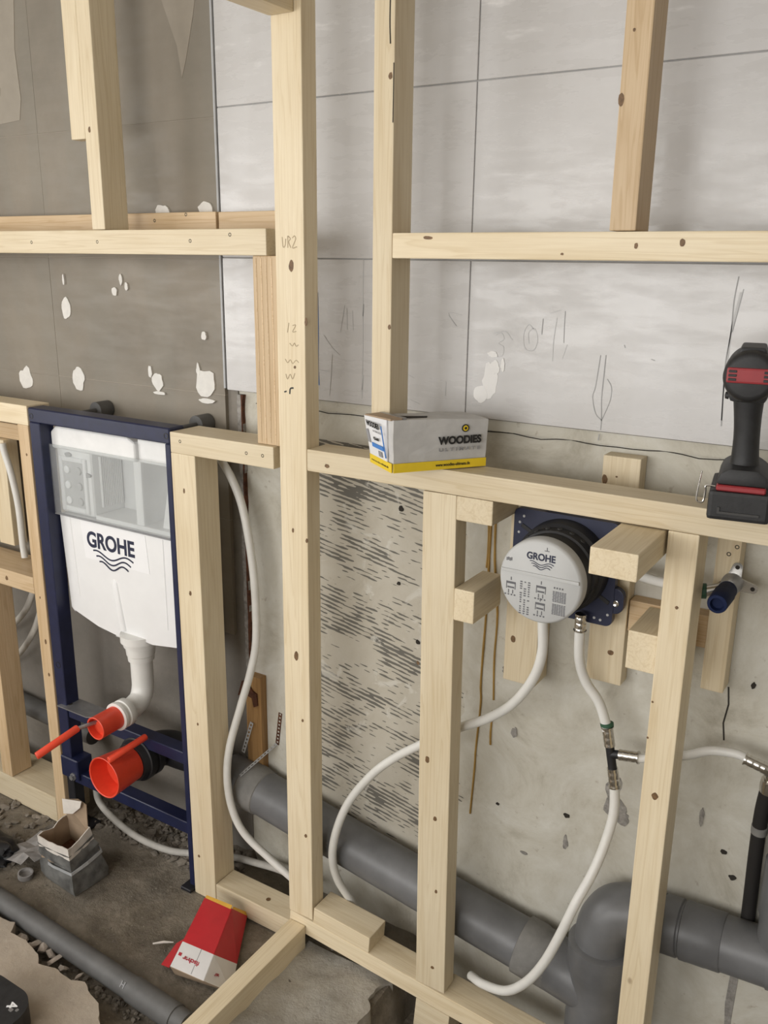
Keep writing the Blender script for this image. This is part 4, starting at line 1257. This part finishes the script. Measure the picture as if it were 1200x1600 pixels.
plate('barcode', [ec - sl * .034 - v * .004, ec - sl * .034 - v * .020, ec - sl * .024 - v * .020, ec - sl * .024 - v * .004], ne, 'grey_print', cb, .0004)
plate('grey_picture', [ec - sl * .014 + v * .028, ec - sl * .014 + v * .040, ec + sl * .010 + v * .044, ec + sl * .012 + v * .032], ne, 'grey_print', cb, .0004)
text('lettering', 'www.woodies-ultimate.de', cp(0, Lv * .52, .0085) + ne * .0036, mu, zz, .080, 'black_print', cb, .0005, 0, .004)
plate('top_slot', [cp(.028, .030, Hh + .0005), cp(.075, .022, Hh - .001), cp(.085, .040, Hh - .001), cp(.035, .050, Hh)], zz, 'hole', cb, .0012)
plate('top_flap', [cp(-.004, .004, Hh + .002), cp(.020, .004, Hh + .003), cp(.016, Lv, Hh - .001), cp(-.012, Lv + .006, Hh - .004)], zz, 'carton_brown', cb, .0022)
plate('tape', [cp(.018, .004, Hh + .003), cp(.027, .004, Hh + .003), cp(.024, Lv, Hh - .001), cp(.015, Lv, Hh - .001)], zz, 'zinc', cb, .0026)

# ------------------------------------------------------------------ cordless drill on the rail
dl = thing('cordless_drill', 'black and red cordless drill standing on its battery at the right end of the rail', 'drill', (-.22, .0, 1.2265))
box('battery', -.2695, -.181, -.060, .075, 1.2268, 1.2720, 'tool_black', dl, .006, 2)
prism('battery_lip', [(-.255, 1.238), (-.196, 1.238), (-.196, 1.2415), (-.2515, 1.2415), (-.2515, 1.248), (-.255, 1.248)], -.0625, -.058, 'tool_grey', dl)
box('red_band', -.2600, -.1905, -.0575, .070, 1.2720, 1.2810, 'tool_red', dl, .002)
prism('tool_foot', [(-.262, 1.281), (-.186, 1.281), (-.190, 1.296), (-.205, 1.306), (-.244, 1.306), (-.256, 1.298)], -.054, .068, 'tool_black', dl, bev=.005, seg=2, smooth=True)
hp = spline([(-.2245, .006, 1.296), (-.2255, .006, 1.315), (-.227, .004, 1.35), (-.2295, .0, 1.39), (-.231, -.004, 1.425)], 5)
hb = bmesh.new()
rings = []
for i, p in enumerate(hp):
    t = i / (len(hp) - 1)
    rx, ry = .0235 - .005 * math.sin(t * math.pi) + .001 * t, .030 - .004 * math.sin(t * math.pi)
    rings.append([hb.verts.new((p.x + rx * math.copysign(abs(math.cos(a)) ** .8, math.cos(a)), p.y + ry * math.copysign(abs(math.sin(a)) ** .8, math.sin(a)), p.z)) for a in [2 * math.pi * k / 24 for k in range(24)]])
for a, b in zip(rings, rings[1:]):
    for k in range(24):
        hb.faces.new((a[k], a[(k + 1) % 24], b[(k + 1) % 24], b[k]))
hb.faces.new(rings[0]); hb.faces.new(rings[-1])
obj('handle', hb, 'tool_black', dl, True)
hd = lathe('motor_housing', (-.2315, -.075, 1.445), (0, 1, 0), [(0, .027), (.001, .0315), (.004, .0345), (.012, .0370), (.075, .0375), (.120, .037), (.135, .030), (.150, .024)], 'tool_black', dl, 48)
lathe('chuck', (-.2315, .074, 1.445), (0, 1, 0), [(0, .021), (.008, .021), (.010, .019), (.036, .018), (.046, .011), (.047, .006)], 'tool_grey', dl, 32)
prism('top_grip', [(-.252, 1.474), (-.211, 1.474), (-.215, 1.485), (-.248, 1.485)], -.055, .04, 'tool_black', dl, bev=.003)
prism('red_panel', [(-.2630, 1.436), (-.2000, 1.436), (-.2000, 1.458), (-.2630, 1.458)], -.0785, -.045, 'tool_red', hd, bev=.003)
for s in (-1, 1):
    for k in range(3):
        box('vent', -.2315 + s * .0235 - .0055, -.2315 + s * .0235 + .0055, -.0795, -.076, 1.4395 + k * .0058, 1.4430 + k * .0058, 'rubber', hd, .0005)
lathe('side_button', (-.258, -.03, 1.412), (-1, 0, 0), [(0, .006), (.005, .005), (.006, 0)], 'tool_black', dl, 16)
prism('neck', [(-.256, 1.405), (-.207, 1.405), (-.200, 1.432), (-.263, 1.432)], -.050, .035, 'tool_black', dl, bev=.006, seg=2, smooth=True)
tube('belt_hook', spline([(-.262, -.03, 1.272), (-.275, -.03, 1.272), (-.2755, -.03, 1.262), (-.277, -.03, 1.247), (-.283, -.03, 1.2445), (-.2875, -.03, 1.249), (-.2865, -.03, 1.27), (-.284, -.03, 1.294)], 5), .0016, 'steel', dl, 8)

dl.location.x -= .008
dl.rotation_euler.z = math.radians(9)

# ------------------------------------------------------------------ crushed red carton on the floor
fb = thing('red_carton', 'crushed red and white carton with yellow edges lying beside the sill', 'box', (-1.28, -.15, -.02))
PA, PB, PE, PD = Vector((-1.367, -.060, .045)), Vector((-1.280, -.057, .050)), Vector((-1.187, -.256, .040)), Vector((-1.289, -.258, .030))
PC, PF, PG, PH = Vector((-1.283, .002, -.012)), Vector((-1.155, -.205, -.016)), Vector((-1.300, -.235, -.016)), Vector((-1.385, -.030, -.012))


def lerp(a, b, t):
    return a + (b - a) * t


def band(name, a, b, e, d, t0, t1, mat, lift=0.0, s0=0.0, s1=1.0):
    """strip of the quad a-b-e-d (a,d one long edge; b,e the other) between t0 and t1 of its length"""
    p = [lerp(lerp(a, d, t0), lerp(b, e, t0), s0), lerp(lerp(a, d, t0), lerp(b, e, t0), s1), lerp(lerp(a, d, t1), lerp(b, e, t1), s1), lerp(lerp(a, d, t1), lerp(b, e, t1), s0)]
    nr = (b - a).cross(d - a).normalized()
    if nr.z < 0:
        nr = -nr
    p = [x_ + nr * lift for x_ in p]
    return plate(name, p, nr, mat, fb, .0009)


band('yellow_edge', PA, PB, PE, PD, -.045, 0.015, 'box_edge', 0, .02, .98)
band('red_panel', PA, PB, PE, PD, 0, .66, 'box_red')
band('white_panel', PA, PB, PE, PD, .66, 1.0, 'box_white')
band('yellow_edge', PB, PC, PF, PE, -.035, 0.015, 'box_edge', 0, .06, .98)
band('red_panel', PB, PC, PF, PE, 0, .66, 'box_red')
band('white_panel', PB, PC, PF, PE, .66, 1.0, 'box_white')
band('bottom_panel', PH, PC, PF, PG, 0, 1, 'carton_brown')
plate('end_panel', [PD, PE, PF, PG], (PE - PD).cross(PG - PD).normalized(), 'carton_brown', fb, .0006)
plate('torn_flap', [PD + Vector((-.004, .0, -.006)), Vector((-1.345, -.235, -.012)), Vector((-1.36, -.17, -.008)), lerp(PA, PD, .55) + Vector((-.01, 0, -.02))], Vector((-.5, -.3, .8)).normalized(), 'box_red', fb, .0008)
uu = (PA - PB).normalized()
vv_ = (PD - PA).normalized()
nn_ = uu.cross(vv_)
text('lettering', 'fischer', lerp(lerp(PA, PD, .85), lerp(PB, PE, .85), .47) + nn_ * .0016, uu, vv_, .050, 'red_print', fb, .0005, .03, .013)
plate('logo', [lerp(lerp(PA, PD, t), lerp(PB, PE, t), s) + nn_ * .0012 for s, t in ((.06, .80), (.15, .80), (.15, .84), (.06, .84))], nn_, 'red_print', fb, .0006)
u2 = (PB - PC).normalized()
v2 = (PE - PB).normalized()
n2_ = u2.cross(v2)
text('lettering', 'fischer', lerp(lerp(PB, PE, .88), lerp(PC, PF, .88), .45) + n2_ * .0016, u2, v2, .050, 'red_print', fb, .0005, .02, .011)
fold = bmesh.new()
stroke(fold, [lerp(lerp(PA, PD, t), lerp(PB, PE, t), .60 + .02 * t) + nn_ * .001 for t in (.66, .83, .99)], .0012, nn_)
obj('fold_line', fold, 'grey_print', fb)

# ------------------------------------------------------------------ torn plaster bag / carton by the left leg
tb = thing('torn_carton', 'torn open white carton wrapped in grey plastic on the floor by the frame leg', 'box', (-1.78, -.12, -.02))
bot = [Vector((-1.842, -.172, -.022)), Vector((-1.718, -.180, -.022)), Vector((-1.712, -.080, -.022)), Vector((-1.838, -.068, -.022))]
top = [Vector((-1.843, -.184, .110)), Vector((-1.735, -.176, .108)), Vector((-1.752, -.092, .116)), Vector((-1.848, -.085, .118))]


def ring_pts(corners, n, z_j, seed, out=0.0):
    c = sum(corners, Vector()) / 4
    pts = []
    for k in range(4):
        for j in range(n):
            p = lerp(corners[k], corners[(k + 1) % 4], j / n)
            nz = noise.noise(p * 35 + Vector((seed, 0, 0)))
            p = p + (p - c).normalized() * (out * (1 + .7 * nz)) + Vector((0, 0, z_j * nz))
            pts.append(p)
    return pts


bm = bmesh.new()
layers = []
for k, (t, o_) in enumerate(((0, .004), (.18, .016), (.42, .010), (.55, .003), (.66, .007), (.8, .002), (.86, .004))):
    cs = [lerp(bot[i], top[i], t) for i in range(4)]
    layers.append([bm.verts.new(p) for p in ring_pts(cs, 6, 0 if k == 0 else .006, k * 3, o_)])
for a, b in zip(layers, layers[1:]):
    for k in range(24):
        bm.faces.new((a[k], a[(k + 1) % 24], b[(k + 1) % 24], b[k]))
bm.faces.new(layers[0])
obj('plastic_wrap', bm, 'bag_plastic', tb, True)
bm = bmesh.new()
cin = sum(top, Vector()) / 4
R0 = ring_pts([lerp(bot[i], top[i], .78) for i in range(4)], 6, 0, 1, .0035)
R1 = ring_pts(top, 6, .012, 5, .002)
for k in range(24):      # outer paper wall, rim and inner wall
    pass
o0 = [bm.verts.new(p) for p in R0]; o1 = [bm.verts.new(p) for p in R1]
i1 = [bm.verts.new(lerp(p, cin, .05)) for p in R1]; i0 = [bm.verts.new(lerp(p, Vector((cin.x, cin.y, p.z)), .06) - Vector((0, 0, .07))) for p in R0]
for q_, (a, b) in enumerate(((o0, o1), (o1, i1), (i1, i0))):
    for k in range(24):
        bm.faces.new((a[k], a[(k + 1) % 24], b[(k + 1) % 24], b[k])).material_index = 1 if q_ == 2 else 0
obj('paper_rim', bm, ['paper', 'carton_brown'], tb)
bm = bmesh.new()
Q0 = ring_pts([lerp(bot[i], top[i], .50) for i in range(4)], 6, .006, 2, .0125)
Q1 = ring_pts([lerp(bot[i], top[i], .56) for i in range(4)], 6, .006, 2, .0115)
q0 = [bm.verts.new(p) for p in Q0]; q1 = [bm.verts.new(p) for p in Q1]
for k in range(2, 17):
    bm.faces.new((q0[k], q0[(k + 1) % 24], q1[(k + 1) % 24], q1[k]))
r_ = bmesh.ops.extrude_face_region(bm, geom=bm.faces[:])
for w_ in [e for e in r_['geom'] if isinstance(e, bmesh.types.BMVert)]:
    w_.co = lerp(w_.co, Vector((cin.x, cin.y, w_.co.z)), -.02)
obj('tape_band', bm, 'edge_trim', tb)
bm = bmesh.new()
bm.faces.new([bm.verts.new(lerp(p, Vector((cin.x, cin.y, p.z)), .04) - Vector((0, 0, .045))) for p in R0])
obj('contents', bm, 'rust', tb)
plate('back_flap', [top[3] + Vector((0, 0, -.01)), top[2] + Vector((-.004, 0, -.008)), Vector((-1.772, -.078, .175)), Vector((-1.80, -.082, .185)), Vector((-1.842, -.098, .178))], Vector((.05, -1, .25)).normalized(), 'carton_brown', tb, .0015)
plate('torn_paper', [Vector((-1.838, -.103, .184)), Vector((-1.776, -.089, .190)), Vector((-1.778, -.094, .172)), Vector((-1.800, -.102, .150)), Vector((-1.828, -.110, .145))], Vector((.05, -1, .35)).normalized(), 'paper', tb, .0015)

pp = bmesh.new()
grid = [[pp.verts.new((-1.99 + i * .022 + .01 * noise.noise(Vector((i, j, 3))), -.205 + j * .026 + .01 * noise.noise(Vector((i, j, 9))),
                       floor_z(-1.93, -.15) + .020 + .028 * abs(noise.noise(Vector((i * .6, j * .6, 2.2)))) + .012 * i / 6)) for j in range(7)] for i in range(6)]
for i in range(5):
    for j in range(6):
        if not ((i == 0 and j in (0, 5)) or (i == 4 and j == 0)):
            pp.faces.new((grid[i][j], grid[i + 1][j], grid[i + 1][j + 1], grid[i][j + 1]))
r_ = bmesh.ops.extrude_face_region(pp, geom=pp.faces[:])
for w_ in [e for e in r_['geom'] if isinstance(e, bmesh.types.BMVert)]:
    w_.co.z += .0015
tag(obj('torn_sheet', pp, 'paper_grey'), 'crumpled torn grey paper beside the plastic wrapped carton', 'paper')

bk = bmesh.new()
t = bmesh.new()
bmesh.ops.create_icosphere(t, subdivisions=4, radius=1)
for w_ in t.verts:
    n_ = 1 + .35 * noise.fractal(w_.co * 1.6, 1, 2, 4)
    w_.co = Vector((w_.co.x * .085, w_.co.y * .050, max(-.6, w_.co.z) * .034)) * n_
merge(bk, t, None, Matrix.Translation((-2.035, -.195, .0)))
tag(obj('crumpled_plastic', bk, 'rubber', None, True), 'crumpled black plastic on the floor at the left picture edge', 'plastic')

rg = lathe('plastic_ring', (-1.888, -.205, -.020), (.1, .0, 1), [(0, .020), (.014, .020), (.014, .0165), (.002, .0165), (.002, 0)], 'paper_grey', None, 28)
tag(rg, 'small grey plastic ring cap lying on the floor left of the torn carton', 'cap')

tm = thing('tape_measure', 'black rounded tool with a white number cut by the lower left corner', 'tool', (-1.56, -.55, .004))
bmq = bmesh.new()
add_prism(bmq, round_rect(-1.66, -1.475, -.665, -.515, .06, 18), .005, .062, plane='XY')
bmesh.ops.bevel(bmq, geom=[e for e in bmq.edges if abs(e.verts[0].co.z - e.verts[1].co.z) < 1e-5], offset=.018, segments=4, profile=.5, affect='EDGES')
obj('case', bmq, 'tool_black', tm, True)
text('lettering', '4', (-1.516, -.553, .0622), (.55, -.83, 0), (.83, .55, 0), .016, 'sticker', tm, .0006, .02)
prism('logo', round_rect(-1.513, -1.503, -.567, -.559, .002, 3), .061, .0628, 'zinc', tm, plane='XY')
prism('logo', round_rect(-1.500, -1.493, -.560, -.553, .002, 3), .061, .0628, 'zinc', tm, plane='XY')
box('green_button', -1.50, -1.475, -.62, -.59, .02, .040, 'green_tape', tm, .004, 2)

tm.location.x += .050
tm.location.y += .012

for i, (x, y, s) in enumerate([(-1.70, -.352, .016), (-1.655, -.350, .013), (-1.63, -.345, .016), (-1.60, -.350, .012), (-1.575, -.357, .014), (-1.665, -.362, .012), (-1.535, -.362, .010), (-1.485, -.36, .009)]):
    t = bmesh.new()
    bmesh.ops.create_icosphere(t, subdivisions=1, radius=s)
    for w_ in t.verts:
        w_.co = Vector((w_.co.x * 1.5, w_.co.y * .8, w_.co.z * .5)) * rr.uniform(.5, 1.35)
    bmc = bmesh.new()
    merge(bmc, t, None, Matrix.Translation((x, y, -.018)) @ Matrix.Rotation(i * 1.1, 4, 'Z'))
    tag(obj('mortar_chip', bmc, 'chip_stone'), 'loose mortar chip between the thin floor pipe and the pale screed', 'stone', 'mortar chips beside the floor pipe')

sc = tube('wood_splinter', [(-1.415, -.195, -.016), (-1.395, -.178, -.014), (-1.375, -.165, -.015)], [.002, .0032, .0015], 'paper', None, 6)
tag(sc, 'pale wood splinter on the dirty floor left of the red carton', 'splinter')

# ------------------------------------------------------------------ old wood and straps at the wall joint
jo = thing('old_wood_strip', 'rotten brown wood strip in the wall joint left of the middle stud', 'wood strip', (-1.40, .17, .57))
o1, o2 = [], []
for k in range(36):
    z = .57 + k * .0205
    o1.append((-1.411 + .004 * noise.noise(Vector((z * 25, 1, 0))), z))
    o2.append((-1.396 + .008 * noise.noise(Vector((z * 22, 7, 0))), z))
prism('strip', o1 + o2[::-1], .1755, .187, 'chip', jo)
o1, o2 = [], []
for k in range(36):
    z = .57 + k * .0205
    o1.append((-1.3985 + .003 * noise.noise(Vector((z * 40, 3, 0))), z))
    o2.append((-1.3945 + .006 * max(-.2, noise.noise(Vector((z * 30, 11, 0)))), z))
prism('broken_edge', o1 + o2[::-1], .1735, .187, 'rust', jo)
ow = timber('old_plank', 'old brown plank stub standing at the wall joint above the soil pipe', -1.402, -1.352, .160, .1848, .27, .565, 'Z', 'old_wood')
rb = prism('rusty_plate', [(-1.425, .500), (-1.41, .545), (-1.395, .548), (-1.375, .525), (-1.362, .520), (-1.360, .487), (-1.372, .480), (-1.378, .505), (-1.40, .510)], .1545, .1595, 'rust')
tag(rb, 'rusty bent iron plate on the old brown plank', 'bracket')


def perforated(name, pts, w, nrm, mat, parent):
    """punched strap: two side runs and a bar between every hole"""
    bm = bmesh.new()
    a, b = Vector(pts[0]), Vector(pts[1])
    d = (b - a)
    Ln = d.length
    d.normalize()
    nrm = Vector(nrm).normalized()
    s = nrm.cross(d).normalized()
    nrm = d.cross(s).normalized()
    mtx = Matrix(((d.x, s.x, nrm.x, a.x), (d.y, s.y, nrm.y, a.y), (d.z, s.z, nrm.z, a.z), (0, 0, 0, 1)))
    t = bmesh.new()
    add_box(t, 0, Ln, -w / 2, -w / 2 + w * .24, -.0006, .0006)
    add_box(t, 0, Ln, w / 2 - w * .24, w / 2, -.0006, .0006)
    k = 0.0
    while k < Ln:
        add_box(t, k, min(Ln, k + .0045), -w / 2 + w * .24, w / 2 - w * .24, -.0006, .0006)
        k += .0105
    merge(bm, t, None, mtx)
    return obj(name, bm, mat, parent)


ps = thing('perforated_strap', 'punched metal strap fixed to the wall and tied round the soil pipe', 'strap', (-1.36, .15, .27))
perforated('wall_leg', [(-1.3205, .1838, .375), (-1.3075, .1838, .470)], .011, (0, -1, 0), 'rust', ps)
perforated('tie', [(-1.3205, .1815, .378), (-1.368, .088, .316)], .010, (-.3, -.6, .8), 'edge_trim', ps)
perforated('tie', [(-1.379, .154, .435), (-1.396, .135, .352)], .011, (0, -1, .2), 'edge_trim', ps)
